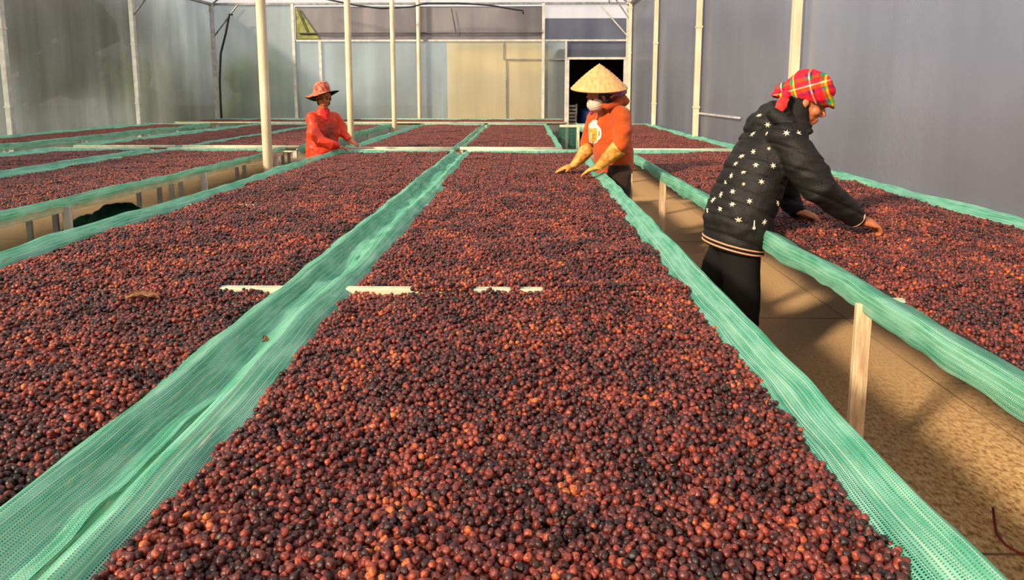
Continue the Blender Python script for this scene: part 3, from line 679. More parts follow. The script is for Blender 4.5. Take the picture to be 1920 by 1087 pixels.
def hand(bm, wrist, d, nrm, thumb, curl=(15, 20, 15), k=1.0, spread=6, fat=1.0):
    """palm, four unequal fingers bent joint by joint and a thumb from the side of the palm; thumb=+1/-1 picks its side"""
    d = Vector(d).normalized(); n = Vector(nrm); n = (n - d*n.dot(d)).normalized(); s = d.cross(n).normalized()*thumb; w_ = Vector(wrist)
    P = lambda a, b, c: w_ + (d*a + s*b + n*c)*k
    eloft(bm, [P(-.02, 0, 0), P(.005, 0, 0), P(.035, .002, .002), P(.065, 0, .003), P(.088, -.001, 0)],
          [(.024*k*fat, .018*k*fat), (.026*k*fat, .018*k*fat), (.037*k*fat, .016*k*fat), (.040*k*fat, .014*k*fat), (.037*k*fat, .010*k*fat)], s, 14)
    for i, (ln, off) in enumerate(((.070, .030), (.078, .0105), (.073, -.010), (.057, -.029))):
        p = P(.070, off, .001); ang = math.radians(spread*(1.5 - i)); dd = (d*math.cos(ang) + s*math.sin(ang)).normalized(); pts = [p, p + dd*.016*k]; q = pts[-1]; c = 0
        for j, fr in enumerate((.46, .30, .24)):
            c += math.radians(curl[j] + i*2); q = q + (dd*math.cos(c) - n*math.sin(c))*ln*fr*k; pts.append(q)
        r = .0088*k*fat; tube(bm, pts, [r, r*1.04, r, r*.92, r*.68], 8)
    q0 = P(.018, .024, -.004); t1 = (d*.62 + s*.72 - n*.28).normalized(); t2 = (d*.86 + s*.38 - n*.32).normalized()
    tube(bm, [P(.006, .008, 0), q0, q0 + t1*.034*k, q0 + t1*.034*k + t2*.028*k], [.013*k*fat, .0135*k*fat, .0105*k*fat, .0075*k*fat], 8)
def foot(bm, c, d, k=1.0):
    d = Vector(d).normalized(); c = Vector(c)
    eloft(bm, [c - d*.07 + Vector((0, 0, .04)), c + Vector((0, 0, .05)), c + d*.08 + Vector((0, 0, .032)), c + d*.15 + Vector((0, 0, .022))], [(.030, .032), (.038, .042), (.045, .028), (.030, .018)], Vector((-d.y, d.x, 0)), 14)
def wr(p, s=1.0, amt=.006):
    return amt*noise.noise(p*7*s) + amt*.55*noise.noise(Vector((p.x*16, p.y*16, p.z*26))*s + Vector((5, 5, 5)))
def fabric(name, c1, c2=None, rough=.8, scale=5, sheen=.2, bump=.2, bscale=220, lo=.35, hi=.65):
    return simple(name, c1, c2, rough, scale, bump, bscale, spec=.25, sheen=sheen, lo=lo, hi=hi)

# ---------- woman in the black starred jacket at the right bed
f = Vector((.96, .27, 0)).normalized(); side = f.cross(Vector((0, 0, 1)))
W = empty('person', (1.05, 3.78, 0), 'person in black jacket with white stars and plaid headscarf, bending over the right bed', 'person', None)
hc = at(1513, 190, 3.82); hax = head_axes((.86, -.30, -.42)); k = 1.02
T = [(1375, 455), (1384, 420), (1396, 370), (1415, 325), (1437, 282), (1457, 250), (1474, 228), (1487, 212)]
TY = [3.76, 3.76, 3.77, 3.79, 3.81, 3.82, 3.82, 3.82]
tp = [at(x, y, Y) for (x, y), Y in zip(T, TY)]
ra1 = [at(1476, 262, 3.66), at(1503, 305, 3.60), at(1534, 352, 3.57), at(1574, 384, 3.62), at(1606, 410, 3.66)]
la1 = [at(1470, 256, 3.98), at(1472, 318, 4.12), at(1474, 368, 4.18), at(1486, 388, 4.15), at(1494, 396, 4.12)]
hipR, hipL = at(1388, 462, 3.72), at(1366, 456, 3.88); footR, footL = Vector((1.13, 3.66, 0)), Vector((1.02, 3.92, 0))
kneeR, kneeL = Vector((1.13, 3.66, .44)), Vector((1.045, 3.9, .44))
bm = BM()
eloft(bm, tp, [(.15, .12), (.16, .13), (.15, .12), (.15, .115), (.16, .11), (.13, .09), (.06, .06), (.05, .055)], side)
head(bm, hc, hax, k); tube(bm, [tp[-2], hc - hax[2]*.06 - hax[0]*.02], [.055, .052], 12)
for a, hk in ((ra1, 1), (la1, -1)): tube(bm, a, [.055, .05, .045, .036, .028], 12)
hand(bm, at(1611, 413, 3.665), at(1650, 424, 3.69) - at(1611, 413, 3.665) + Vector((0, 0, .004)), (-.1, -.35, .95), -1, (34, 50, 34), 1.14, 4, 1.1)
hand(bm, at(1494, 396, 4.12), at(1536, 409, 4.10) - at(1494, 396, 4.12), (.1, -.2, 1), -1, (12, 12, 10), 1.12, 7, 1.05)
for h_, k_, f_ in ((hipR, kneeR, footR), (hipL, kneeL, footL)):
    tube(bm, [h_ + Vector((0, 0, .04)), h_, k_, f_ + Vector((0, 0, .10)), f_ + Vector((0, 0, .04))], [.07, .075, .055, .036, .034], 12); foot(bm, f_, (1, .15, 0))
bodyW = solid('body', bm, .005, M['skin'], W, 2)
face_parts(hc, hax, k, bodyW)
# jacket with quilting, hood and collar
M['black_jacket'] = fabric('black_quilted_cloth', (.007, .0062, .006), (.014, .012, .011), .6, 6, 0, .35, 120)
bm = BM()
eloft(bm, tp[:-1], [(.185, .150), (.205, .170), (.20, .158), (.195, .150), (.20, .142), (.17, .118), (.10, .095)], side, 28)
eloft(bm, ra1 , [(.088, .088), (.094, .098), (.084, .088), (.066, .068), (.047, .05)], (0, 1, 0), 18); ell(bm, ra1[0], (.10, .09, .09))
eloft(bm, la1, [(.085, .085), (.085, .085), (.075, .075), (.06, .06), (.046, .046)], (0, 1, 0), 18)
def quilt(p):
    d = (p - tp[1]).dot((tp[4] - tp[1]).normalized())
    return wr(p, 1, .012) - .006*max(0, math.cos(d*2*PI/.085))**6 + .003*noise.noise(Vector((p.x*4, p.y*4, p.z*40)))
jacket = solid('jacket', bm, .008, M['black_jacket'], W, 3, quilt)
bm = BM()
for c_, r_ in (((1437, 232), (.10, .12, .075)), ((1452, 214), (.085, .11, .060)), ((1470, 226), (.085, .105, .05)), ((1422, 243), (.07, .10, .05))): ell(bm, at(*c_, 3.83), r_, (f, side, Vector((0, 0, 1))))
eloft(bm, [at(1456, 200, 3.92), at(1446, 205, 3.82), at(1452, 214, 3.70), at(1480, 232, 3.66), at(1506, 248, 3.72)], [.035, .036, .035, .034, .024], (0, 0, 1), 12)
eloft(bm, [at(1470, 238, 3.82), at(1492, 232, 3.82), at(1500, 222, 3.82)], [(.10, .09), (.095, .085), (.085, .075)], side, 20)
solid('hood', bm, .008, M['black_jacket'], jacket, 3, lambda p: wr(p, 1.2, .010))
bm = BM(); eloft(bm, [at(1486, 240, 3.80), at(1494, 226, 3.80), at(1491, 208, 3.82), at(1490, 188, 3.84)], [(.075, .070), (.066, .062), (.088, .062), (.089, .060)], side, 20)
ell(bm, at(1512, 246, 3.78), (.035, .05, .026))
solid('neck_scarf', bm, .007, fabric('black_jersey', (.008, .007, .007), (.014, .012, .012), .8, sheen=0), W, 3, lambda p: wr(p, 1.5, .006))
def ring_band(bm, c, d, ref, ra, rb, h, t=.004, n=36):
    c = Vector(c); d = Vector(d).normalized(); a = (Vector(ref) - d*Vector(ref).dot(d)).normalized(); b = d.cross(a)
    rs_ = []
    for hh, rr in ((-h, 0), (-h*.5, t), (h*.5, t), (h, 0)):
        rs_.append([c + d*hh + a*math.cos(q*2*PI/n)*(ra + rr) + b*math.sin(q*2*PI/n)*(rb + rr) for q in range(n)])
    rings_loft(bm, rs_, True, True)
M['band'] = fabric('peach_trim', srgb(214, 164, 128), srgb(196, 140, 108), .7)
M['black_rib'] = fabric('black_rib', (.005, .005, .005), (.009, .008, .008), .9, sheen=0)
hd = (tp[1] - tp[0]).normalized(); hem = tp[0] - hd*.0
bm = BM(); eloft(bm, [hem - hd*.035, hem - hd*.02, hem + hd*.01, hem + hd*.03], [(.165, .135), (.180, .148), (.186, .154), (.186, .152)], side, 36); obj('hem_rib', bm, M['black_rib'], jacket, True)
for o_ in (-.018, .004):
    bm = BM(); ring_band(bm, hem + hd*o_, hd, side, .183 + .15*(o_+.018), .151 + .15*(o_+.018), .0045); obj('hem_band', bm, M['band'], jacket, True)
ad = (ra1[-1] - ra1[-2]).normalized()
bm = BM(); eloft(bm, [ra1[-1] - ad*.02, ra1[-1] + ad*.005, ra1[-1] + ad*.022], [.047, .045, .036], (0, 1, 0), 20); obj('cuff', bm, M['black_rib'], jacket, True)
bm = BM(); ring_band(bm, ra1[-1] - ad*.002, ad, (0, 1, 0), .0465, .0465, .004, .003); obj('cuff_band', bm, M['band'], jacket, True)
ad2 = (la1[-1] - la1[-2]).normalized()
bm = BM(); eloft(bm, [la1[-1] - ad2*.02, la1[-1] + ad2*.005, la1[-1] + ad2*.02], [.046, .044, .034], (0, 1, 0), 20); obj('cuff', bm, M['black_rib'], jacket, True)
bt = BVHTree.FromPolygons([tuple(v.co) for v in jacket.data.vertices], [tuple(p.vertices) for p in jacket.data.polygons])
hoodo = [c for c in D.objects if c.name == 'hood'][0]
bt2 = BVHTree.FromPolygons([tuple(v.co) for v in hoodo.data.vertices], [tuple(p.vertices) for p in hoodo.data.polygons])
def onto(trees, x, y):
    d = (at(x, y, 3) - CAM).normalized(); best = None
    for t in trees:
        h_ = t.ray_cast(CAM, d)
        if h_[0] is not None and (best is None or h_[3] < best[3]): best = h_
    return best
bm = BM(); c0 = bm.verts.new((0, 0, .003)); out = []
for q in range(12):
    a = q*PI/6; r = .0185 if q % 2 == 0 else .0065
    out.append(bm.verts.new((math.cos(a)*r, math.sin(a)*r, .0012)))
low = [bm.verts.new((v.co.x, v.co.y, -.004)) for v in out]
for q in range(12): bm.faces.new((c0, out[q], out[(q+1) % 12])); bm.faces.new((out[q], low[q], low[(q+1) % 12], out[(q+1) % 12]))
star = D.meshes.new('embroidered_star'); bm.to_mesh(star); bm.free(); star.materials.append(fabric('white_thread', srgb(238, 222, 196), srgb(220, 200, 172), .7))
for i, (cx, cy) in enumerate(((333, 280), (332, 312), (407, 312), (277, 385), (232, 402), (338, 373), (287, 437), (355, 440), (239, 465), (208, 432), (190, 480), (309, 503), (168, 508), (239, 512), (196, 541), (150, 553),
        (262, 579), (373, 583), (195, 591), (120, 573), (147, 609), (97, 619), (219, 653), (321, 661), (275, 315), (455, 314), (300, 243))):
    h_ = onto((bt, bt2), 1280 + cx/2.09, 100 + cy/2.09)
    if h_ is None: continue
    o = D.objects.new('embroidered_star', star); COL.objects.link(o); o.parent = jacket; o.location = h_[0]
    o.rotation_mode = 'QUATERNION'; o.rotation_quaternion = h_[1].to_track_quat('Z', 'Y') @ Euler((0, 0, i*.7)).to_quaternion()
    s = .62 if i in (5, 13) else random.uniform(.88, 1.08); o.scale = (s, s, 1)
h_ = onto((bt,), 1414, 421)
if h_:
    bm = BM(); p = h_[0] + h_[1]*.004; tube(bm, [p + Vector((0, 0, .022)), p, p - Vector((0, 0, .012))], [.003, .003, .007], 8); bmesh.ops.create_icosphere(bm, subdivisions=2, radius=.009, matrix=Matrix.Translation(p - Vector((0, 0, .018))))
    obj('zip_pull', bm, M['galv_light'], jacket, True)
bm = BM()
for h_, k_, f_ in ((hipR, kneeR, footR), (hipL, kneeL, footL)):
    eloft(bm, [h_ + Vector((0, 0, .02)), h_ - Vector((0, 0, .02)), (h_ + k_)/2, k_, f_ + Vector((0, 0, .22)), f_ + Vector((0, 0, .07))], [(.09, .09), (.100, .100), (.100, .096), (.094, .092), (.092, .088), (.088, .082)], side, 20)
ell(bm, (hipR + hipL)/2 + Vector((0, 0, .02)), (.125, .145, .09), (f, side, Vector((0, 0, 1))))
solid('trousers', bm, .009, fabric('black_trouser_cloth', (.004, .004, .004), (.007, .0065, .006), .9, sheen=0), W, 4, lambda p: wr(p, .9, .006))
for f_ in (footR, footL):
    bm = BM(); d_ = Vector((1, .15, 0)).normalized(); c_ = f_
    eloft(bm, [c_ - d_*.09 + Vector((0, 0, .045)), c_ + Vector((0, 0, .052)), c_ + d_*.08 + Vector((0, 0, .036)), c_ + d_*.17 + Vector((0, 0, .024))], [(.036, .042), (.046, .050), (.052, .034), (.038, .022)], (-d_.y, d_.x, 0), 18); obj('shoe', bm, M['black_rib'], W, True)
# plaid headscarf
def plaid():
    m, t, o = mat('bright_plaid_cloth'); L = t.links.new; uv = N(t, 'ShaderNodeUVMap'); sp = N(t, 'ShaderNodeSeparateXYZ'); L(uv.outputs[0], sp.inputs[0])
    cols = [[(0, srgb(206, 22, 48)), (.30, srgb(120, 18, 60)), (.40, srgb(240, 225, 205)), (.45, srgb(60, 20, 45)), (.52, srgb(225, 30, 50)), (.74, srgb(36, 140, 110)), (.84, srgb(200, 225, 90)), (.90, srgb(206, 40, 60))],
            [(0, srgb(225, 35, 45)), (.22, srgb(110, 20, 85)), (.34, srgb(228, 120, 90)), (.48, srgb(245, 235, 215)), (.53, srgb(200, 20, 45)), (.70, srgb(30, 125, 95)), (.82, srgb(120, 30, 80)), (.92, srgb(215, 60, 60))]]
    rs_ = []
    for i in range(2):
        a = N(t, 'ShaderNodeMath', operation='MULTIPLY', n_1=1/.150); L(sp.outputs[i], a.inputs[0]); f_ = N(t, 'ShaderNodeMath', operation='FRACT'); L(a.outputs[0], f_.inputs[0])
        r = ramp(t, f_.outputs[0], cols[i]); r.node.color_ramp.interpolation = 'CONSTANT'; rs_.append(r)
    mx = N(t, 'ShaderNodeMix', data_type='RGBA', n_0=.5); L(rs_[0], mx.inputs[6]); L(rs_[1], mx.inputs[7])
    hs = N(t, 'ShaderNodeHueSaturation', i_Saturation=1.45, i_Value=.95); L(mx.outputs[2], hs.inputs['Color'])
    b = N(t, 'ShaderNodeBsdfPrincipled', i_Roughness=.8); L(hs.outputs[0], b.inputs['Base Color']); L(b.outputs[0], o.inputs[0]); return m
M['plaid'] = plaid()
def uv_planar(o, U, V, c, wrap=0):
    me = o.data; uv = me.uv_layers.new(name='uv'); 
    for l in me.loops:
        p = me.vertices[l.vertex_index].co - c; uv.data[l.index].uv = (p.dot(U) + wrap*abs(p.dot(U.cross(V))), p.dot(V))
hf, hs_, hu = hax
bm = BM()
ell(bm, hc + hu*.060 - hf*.012, (.126, .104, .108), hax)
ell(bm, hc + hu*.045 + hf*.055, (.070, .082, .045), hax)
ell(bm, hc + hu*.030 - hf*.075, (.070, .085, .070), hax)
cutc = hc + hu*.012
eloft(bm, [hc - hf*.11 + hu*.015 + hs_*.01, hc - hf*.15 - hu*.0 + hs_*.02, hc - hf*.155 - hu*.05 + hs_*.03], [(.055, .05), (.042, .036), (.030, .022)], hs_, 14)
eloft(bm, [hc + hf*.06 + hu*.045, hc + hf*.115 + hu*.03, hc + hf*.135 + hu*.022], [(.085, .03), (.062, .014), (.030, .007)], hs_, 16)
sc_o = solid('headscarf', bm, .006, M['plaid'], W, 2, lambda p: .006*noise.noise(Vector((p.x*14, p.y*14, p.z*34))) - .003*abs(math.sin((p - hc).dot(hu*.8 + hf*.6)*90)))
# open the cloth below the brow so that the face shows
me = sc_o.data; bmx = BM(); bmx.from_mesh(me); kill = [v for v in bmx.verts if (v.co - cutc).dot(hu) < -.005 + .25*max(0, -(v.co - hc).dot(hf)) * -1 and (v.co - hc).dot(hf) > -.085]
bmesh.ops.delete(bmx, geom=kill, context='VERTS'); bmx.to_mesh(me); bmx.free()
uv_planar(sc_o, (hf*.75 + hu*.66).normalized(), (hu*.75 - hf*.66).normalized(), hc, .35)
bm = BM(); tl = [at(1474, 182, 3.74), at(1466, 196, 3.72), at(1460, 208, 3.71), at(1461, 218, 3.71)]
eloft(bm, tl, [(.020, .018), (.030, .016), (.024, .012), (.006, .004)], (1, 0, 0), 12)
tl2 = solid('scarf_tail', bm, .005, fabric('red_scarf_tail', srgb(228, 26, 34), srgb(245, 52, 48), .8, 30), sc_o, 2, lambda p: wr(p, 2.2, .005))
bm = BM(); ell(bm, at(1472, 178, 3.74), (.028, .024, .024)); solid('scarf_knot', bm, .005, M['plaid'], sc_o, 1, lambda p: wr(p, 2.5, .006)); uv_planar([c for c in D.objects if c.name == 'scarf_knot'][0], Vector((1, 0, 0)), Vector((0, 0, 1)), hc)

# ---------- woman in the orange hoodie with the conical hat
f = Vector((-.86, -.50, 0)).normalized(); side = f.cross(Vector((0, 0, 1)))
O_ = empty('person', (.80, 6.3, 0), 'person in orange hoodie, conical straw hat and long yellow gloves, at the middle bed', 'person')
hc = at(1121, 181, 6.15); hax = head_axes((-.84, -.42, -.34)); k = 1.0
tp = [at(1152, 318, 6.28), at(1150, 285, 6.27), at(1146, 250, 6.26), at(1147, 218, 6.26), at(1148, 203, 6.26), at(1140, 192, 6.22)]
nea = [at(1163, 214, 6.08), at(1168, 245, 5.99), at(1165, 270, 5.96), at(1152, 285, 5.95)]
ngl = [at(1153, 284, 5.95), at(1135, 300, 5.97), at(1121, 314, 6.0)]
fa = [at(1122, 214, 6.42), at(1108, 245, 6.52), at(1103, 270, 6.52), at(1098, 284, 6.5)]
fgl = [at(1099, 283, 6.5), at(1087, 298, 6.47), at(1074, 312, 6.45)]
hipR, hipL = at(1140, 325, 6.42), at(1160, 325, 6.16); footR, footL = Vector((.76, 6.42, 0)), Vector((.86, 6.2, 0)); kneeR, kneeL = (hipR + footR)/2, (hipL + footL)/2
bm = BM(); eloft(bm, tp, [(.15, .12), (.15, .12), (.15, .115), (.15, .10), (.09, .07), (.05, .05)], side); head(bm, hc, hax, k)
tube(bm, [tp[-2], hc - hax[2]*.06], [.055, .05], 12)
for a, g in ((nea, ngl), (fa, fgl)): tube(bm, a + g[1:], [.05, .048, .045, .04, .034, .026], 12)
hand(bm, ngl[-1], at(1081, 330, 6.08) - ngl[-1], (.0, -.1, 1), 1, (8, 8, 8), .85, 3); hand(bm, fgl[-1], at(1036, 322, 6.48) - fgl[-1], (0, -.1, 1), -1, (8, 8, 8), .85, 3)
for h_, k_, f_ in ((hipR, kneeR, footR), (hipL, kneeL, footL)):
    tube(bm, [h_ + Vector((0, 0, .04)), h_, k_, f_ + Vector((0, 0, .1)), f_ + Vector((0, 0, .04))], [.07, .075, .055, .036, .034], 12); foot(bm, f_, f)
bodyO = solid('body', bm, .006, M['skin'], O_, 2); face_parts(hc, hax, k, bodyO)
M['hoodie'] = fabric('orange_fleece', srgb(192, 84, 24), srgb(172, 68, 16), .85, 5)
bm = BM(); eloft(bm, tp[:-1], [(.185, .150), (.20, .165), (.190, .155), (.175, .125), (.12, .095)], side, 28)
eloft(bm, nea, [(.080, .080), (.082, .082), (.080, .078), (.062, .060)], (0, 1, 0), 18); eloft(bm, fa, [(.075, .075), (.076, .076), (.072, .07), (.058, .056)], (0, 1, 0), 18); ell(bm, nea[0], (.085, .085, .075))
hoodie = solid('hoodie', bm, .008, M['hoodie'], O_, 2, lambda p: wr(p, .9, .014) - .006*max(0, noise.noise(Vector((p.x*6, p.y*6, p.z*22)))))
bm = BM(); eloft(bm, [at(1128, 196, 6.10), at(1140, 200, 6.06), at(1158, 194, 6.08), at(1170, 184, 6.2), at(1165, 180, 6.38), at(1145, 186, 6.44)], [.018, .024, .030, .034, .032, .024], (0, 0, 1), 14)
ell(bm, at(1163, 190, 6.22), (.085, .10, .055)); ell(bm, at(1146, 200, 6.2), (.09, .11, .05))
solid('hood', bm, .008, M['hoodie'], hoodie, 3, lambda p: wr(p, 1.1, .009))
hd = (tp[1] - tp[0]).normalized(); bm = BM(); eloft(bm, [tp[0] - hd*.03, tp[0] - hd*.01, tp[0] + hd*.02], [(.172, .142), (.186, .152), (.184, .150)], side, 32); obj('hem_rib', bm, fabric('dark_orange_rib', srgb(178, 70, 18), srgb(160, 60, 14)), hoodie, True)
bm = BM()
for h_, k_, f_ in ((hipR, kneeR, footR), (hipL, kneeL, footL)):
    eloft(bm, [h_ + Vector((0, 0, .08)), h_, (h_ + k_)/2, k_, f_ + Vector((0, 0, .25)), f_ + Vector((0, 0, .07))], [(.10, .10), (.115, .108), (.098, .092), (.082, .078), (.076, .072), (.070, .066)], side, 20)
ell(bm, (hipR + hipL)/2 + Vector((0, 0, .05)), (.14, .17, .11), (f, side, Vector((0, 0, 1))))
solid('trousers', bm, .009, fabric('dark_brown_cloth', srgb(58, 36, 26), srgb(44, 28, 20), .85), O_, 4, lambda p: wr(p, .9, .008))
for f_ in (footR, footL):
    bm = BM(); d_ = f; eloft(bm, [f_ - d_*.09 + Vector((0, 0, .045)), f_ + Vector((0, 0, .052)), f_ + d_*.08 + Vector((0, 0, .036)), f_ + d_*.17 + Vector((0, 0, .024))], [(.036, .042), (.046, .050), (.052, .034), (.038, .022)], (-d_.y, d_.x, 0), 18); obj('shoe', bm, M['black_rib'], O_, True)
M['glove'] = simple('stained_yellow_rubber', srgb(226, 168, 78), srgb(178, 112, 34), .5, 16, .3, 40, lo=.38, hi=.62)
for g, tip, th, cu in ((ngl, at(1081, 330, 6.08), 1, nea), (fgl, at(1036, 322, 6.48), -1, fa)):
    bm = BM(); d0 = (g[0] - g[1]).normalized(); eloft(bm, [g[0] + d0*.045, g[0], g[1], g[2]], [(.080, .074), (.072, .068), (.052, .05), (.036, .032)], (0, 1, 0), 20)
    hand(bm, g[-1] + Vector((0, 0, .004)), tip - g[-1], (0, -.1, 1), th, (8, 8, 8), 1.10, 9, 1.15)
    solid('glove', bm, .006, M['glove'], O_, 2, lambda p: wr(p, 1.8, .006))
# hat: ribbed cone with hoops, chin band
M['straw'] = simple('pale_palm_straw', srgb(228, 180, 120), srgb(202, 150, 92), .6, 40, .2, 90, stretch=(1, 1, .4))
hu = Vector((-.02, -.16, 1)).normalized(); ap = at(1124, 119, 6.13); hx = Vector((1, 0, 0)); hx = (hx - hu*hx.dot(hu)).normalized(); hy = hu.cross(hx)
R_, H_ = .238, .205; bm = BM(); rg = []
def cone_pt(a, u_, off=0, rip=True):
    r = R_*u_*(1 + (.016*math.cos(a*30) if rip else 0)); z = -H_*u_ + .012*math.sin(u_*PI) + .0038*math.cos(u_*2*PI*11)*(1 if rip else 0)
    return ap + (hx*math.cos(a) + hy*math.sin(a))*r + hu*(z - off)
for u_ in [.01] + [q/28 for q in range(1, 29)]: rg.append([cone_pt(q*2*PI/120, u_) for q in range(120)])
for u_ in [q/10 for q in range(10, 0, -1)] + [.02]: rg.append([cone_pt(q*2*PI/120, u_, .006, False) for q in range(120)])
rings_loft(bm, rg, True, True); hat = obj('conical_hat', bm, M['straw'], O_, True)
bm = BM(); tube(bm, [cone_pt(q*2*PI/48, 1.0, .002, False) for q in range(49)], .004, 6); obj('rim_hoop', bm, simple('bamboo', srgb(196, 144, 84), srgb(176, 124, 68), .5), hat, True)
hf, hs_, hu2 = hax
bm = BM(); ell(bm, hc + hf*.042 - hu2*.050, (.076, .076, .068), hax); ell(bm, hc + hf*.100 - hu2*.042, (.026, .028, .030), hax)
solid('face_mask', bm, .005, fabric('pale_mask_cloth', srgb(232, 205, 190), srgb(214, 178, 160), .8, 30), O_, 2, lambda p: -.003*abs(math.sin((p - hc).dot(hu2)*150)))
bm = BM(); ell(bm, hc - hf*.03 + hu2*.02, (.092, .090, .095), hax); ell(bm, hc - hf*.03 - hu2*.06, (.07, .085, .06), hax)
solid('hair', bm, .007, M['hair'], O_, 2)
M['magenta'] = fabric('magenta_scarf', srgb(190, 30, 90), srgb(130, 60, 130), .8, 20)
bm = BM(); eloft(bm, [at(1160, 172, 6.02), at(1167, 169, 6.12), at(1172, 172, 6.25)], [.03, .034, .02], (0, 0, 1), 12); ell(bm, at(1153, 172, 6.05), (.05, .03, .025))
solid('head_cloth', bm, .006, fabric('purple_cloth', srgb(120, 60, 150), srgb(190, 110, 180), .8, 24), O_, 2, lambda p: wr(p, 2, .006))
bm = BM(); eloft(bm, [at(1118, 201, 6.16), at(1111, 206, 6.15), at(1107, 215, 6.16)], [(.026, .026), (.020, .024), (.012, .014)], (0, 1, 0), 12)
solid('neck_cloth', bm, .006, M['magenta'], O_, 2, lambda p: wr(p, 2, .005))
# printed mug on the chest, lying on the fleece
bt = BVHTree.FromPolygons([tuple(v.co) for v in hoodie.data.vertices], [tuple(p.vertices) for p in hoodie.data.polygons])
def decal(name, poly, m, off):
    """flat print: rings from the outline to the middle, each vertex laid on the cloth"""
    bm = BM(); cx = sum(p[0] for p in poly)/len(poly); cy = sum(p[1] for p in poly)/len(poly); rg = []
    pl = []
    for i in range(len(poly)):
        for t_ in (0, .5): pl.append(tuple(poly[i][q]*(1 - t_) + poly[(i+1) % len(poly)][q]*t_ for q in (0, 1)))
    for r in (1, .8, .6, .4, .2, .04):
        row = []
        for x, y in pl:
            h_ = onto((bt,), cx + (x - cx)*r, cy + (y - cy)*r); row.append(bm.verts.new(h_[0] - (at(x, y, 3) - CAM).normalized()*off) if h_ else None)
        rg.append(row)
    for i in range(5):
        for q in range(len(pl)):
            v = (rg[i][q], rg[i][(q+1) % len(pl)], rg[i+1][(q+1) % len(pl)], rg[i+1][q])
            if all(v): bm.faces.new(v)
    return obj(name, bm, m, hoodie)
def cr(x, y): return (1000 + x/3.508, 90 + y/3.508)
white = fabric('white_print', srgb(240, 236, 220), srgb(225, 220, 205), .7); yel = fabric('yellow_print', srgb(240, 180, 30), srgb(225, 150, 20), .7); dkp = fabric('brown_print', srgb(150, 90, 20), srgb(140, 80, 18), .7)
def ring_decal(name, cx, cy, rx, ry, wd, a0, a1, m, off):
    bm = BM(); pr = None
    for q in range(15):
        a = a0 + (a1 - a0)*q/14; row = []
        for r in (1, 1 - wd):
            h_ = onto((bt,), *cr(cx + rx*r*math.cos(a), cy + ry*r*math.sin(a))); row.append(bm.verts.new(h_[0] - (at(*cr(cx, cy), 3) - CAM).normalized()*off) if h_ else None)
        if pr and all(pr) and all(row): bm.faces.new((pr[0], row[0], row[1], pr[1]))
        pr = row
    return obj(name, bm, m, hoodie)
decal('mug_print_outline', [cr(*p) for p in ((362, 520), (364, 570), (368, 618), (398, 630), (422, 618), (430, 560), (428, 520), (395, 508))], white, .004)
ring_decal('mug_print_handle', 424, 560, 24, 46, .45, -PI*.5, PI*.5, white, .0042)
decal('mug_print_beer', [cr(*p) for p in ((367, 522), (368, 570), (372, 612), (398, 622), (415, 612), (420, 560), (419, 522), (395, 528))], yel, .006)
decal('mug_print_foam', [cr(*p) for p in ((362, 522), (364, 500), (378, 488), (392, 474), (408, 470), (422, 480), (418, 500), (430, 516), (420, 530), (402, 522), (390, 532), (376, 526))], white, .008)
ring_decal('mug_print_mark', 398, 582, 11, 17, .35, PI*.15, PI*1.75, dkp, .008)

# ---------- woman in red with the bucket hat
f = Vector((.62, -.78, 0)).normalized(); side = f.cross(Vector((0, 0, 1)))
R0 = empty('person', (-2.62, 8.75, 0), 'person in bright red jacket and patterned red bucket hat, beside the second roof pole', 'person')
hc = at(607, 183, 8.70); hax = head_axes((.30, -.92, -.20)); k = 1.05
tp = [at(607, 335, 8.8), at(606, 300, 8.79), at(606, 262, 8.78), at(606, 230, 8.77), at(606, 210, 8.77), at(606, 200, 8.75)]
ra = [at(585, 219, 8.58), at(587, 250, 8.44), at(600, 266, 8.38), at(620, 270, 8.44), at(632, 273, 8.5)]
la = [at(628, 217, 8.92), at(638, 238, 8.92), at(643, 250, 8.88), at(654, 262, 8.86)]
hipR, hipL = at(598, 345, 8.72), at(616, 345, 8.88); footR, footL = Vector((-2.62, 8.66, 0)), Vector((-2.46, 8.88, 0)); kneeR, kneeL = (hipR + footR)/2, (hipL + footL)/2
bm = BM(); eloft(bm, tp, [(.15, .12), (.15, .12), (.15, .115), (.14, .10), (.09, .07), (.05, .05)], side); head(bm, hc, hax, k); tube(bm, [tp[-2], hc - hax[2]*.06], [.055, .05], 12)
for a in (ra, la): tube(bm, a, [.05, .045, .04, .034, .028][:len(a)], 12)
hand(bm, ra[-1], at(656, 281, 8.58) - ra[-1], (0, -.1, 1), 1, (10, 12, 10), .98, 7); hand(bm, la[-1], at(674, 273, 8.84) - la[-1], (0, -.3, 1), 1, (8, 10, 8), .98, 6)
for h_, k_, f_ in ((hipR, kneeR, footR), (hipL, kneeL, footL)):
    tube(bm, [h_ + Vector((0, 0, .04)), h_, k_, f_ + Vector((0, 0, .1)), f_ + Vector((0, 0, .04))], [.07, .075, .055, .036, .034], 12); foot(bm, f_, f)
bodyR = solid('body', bm, .006, M['skin'], R0, 2); face_parts(hc, hax, k, bodyR)
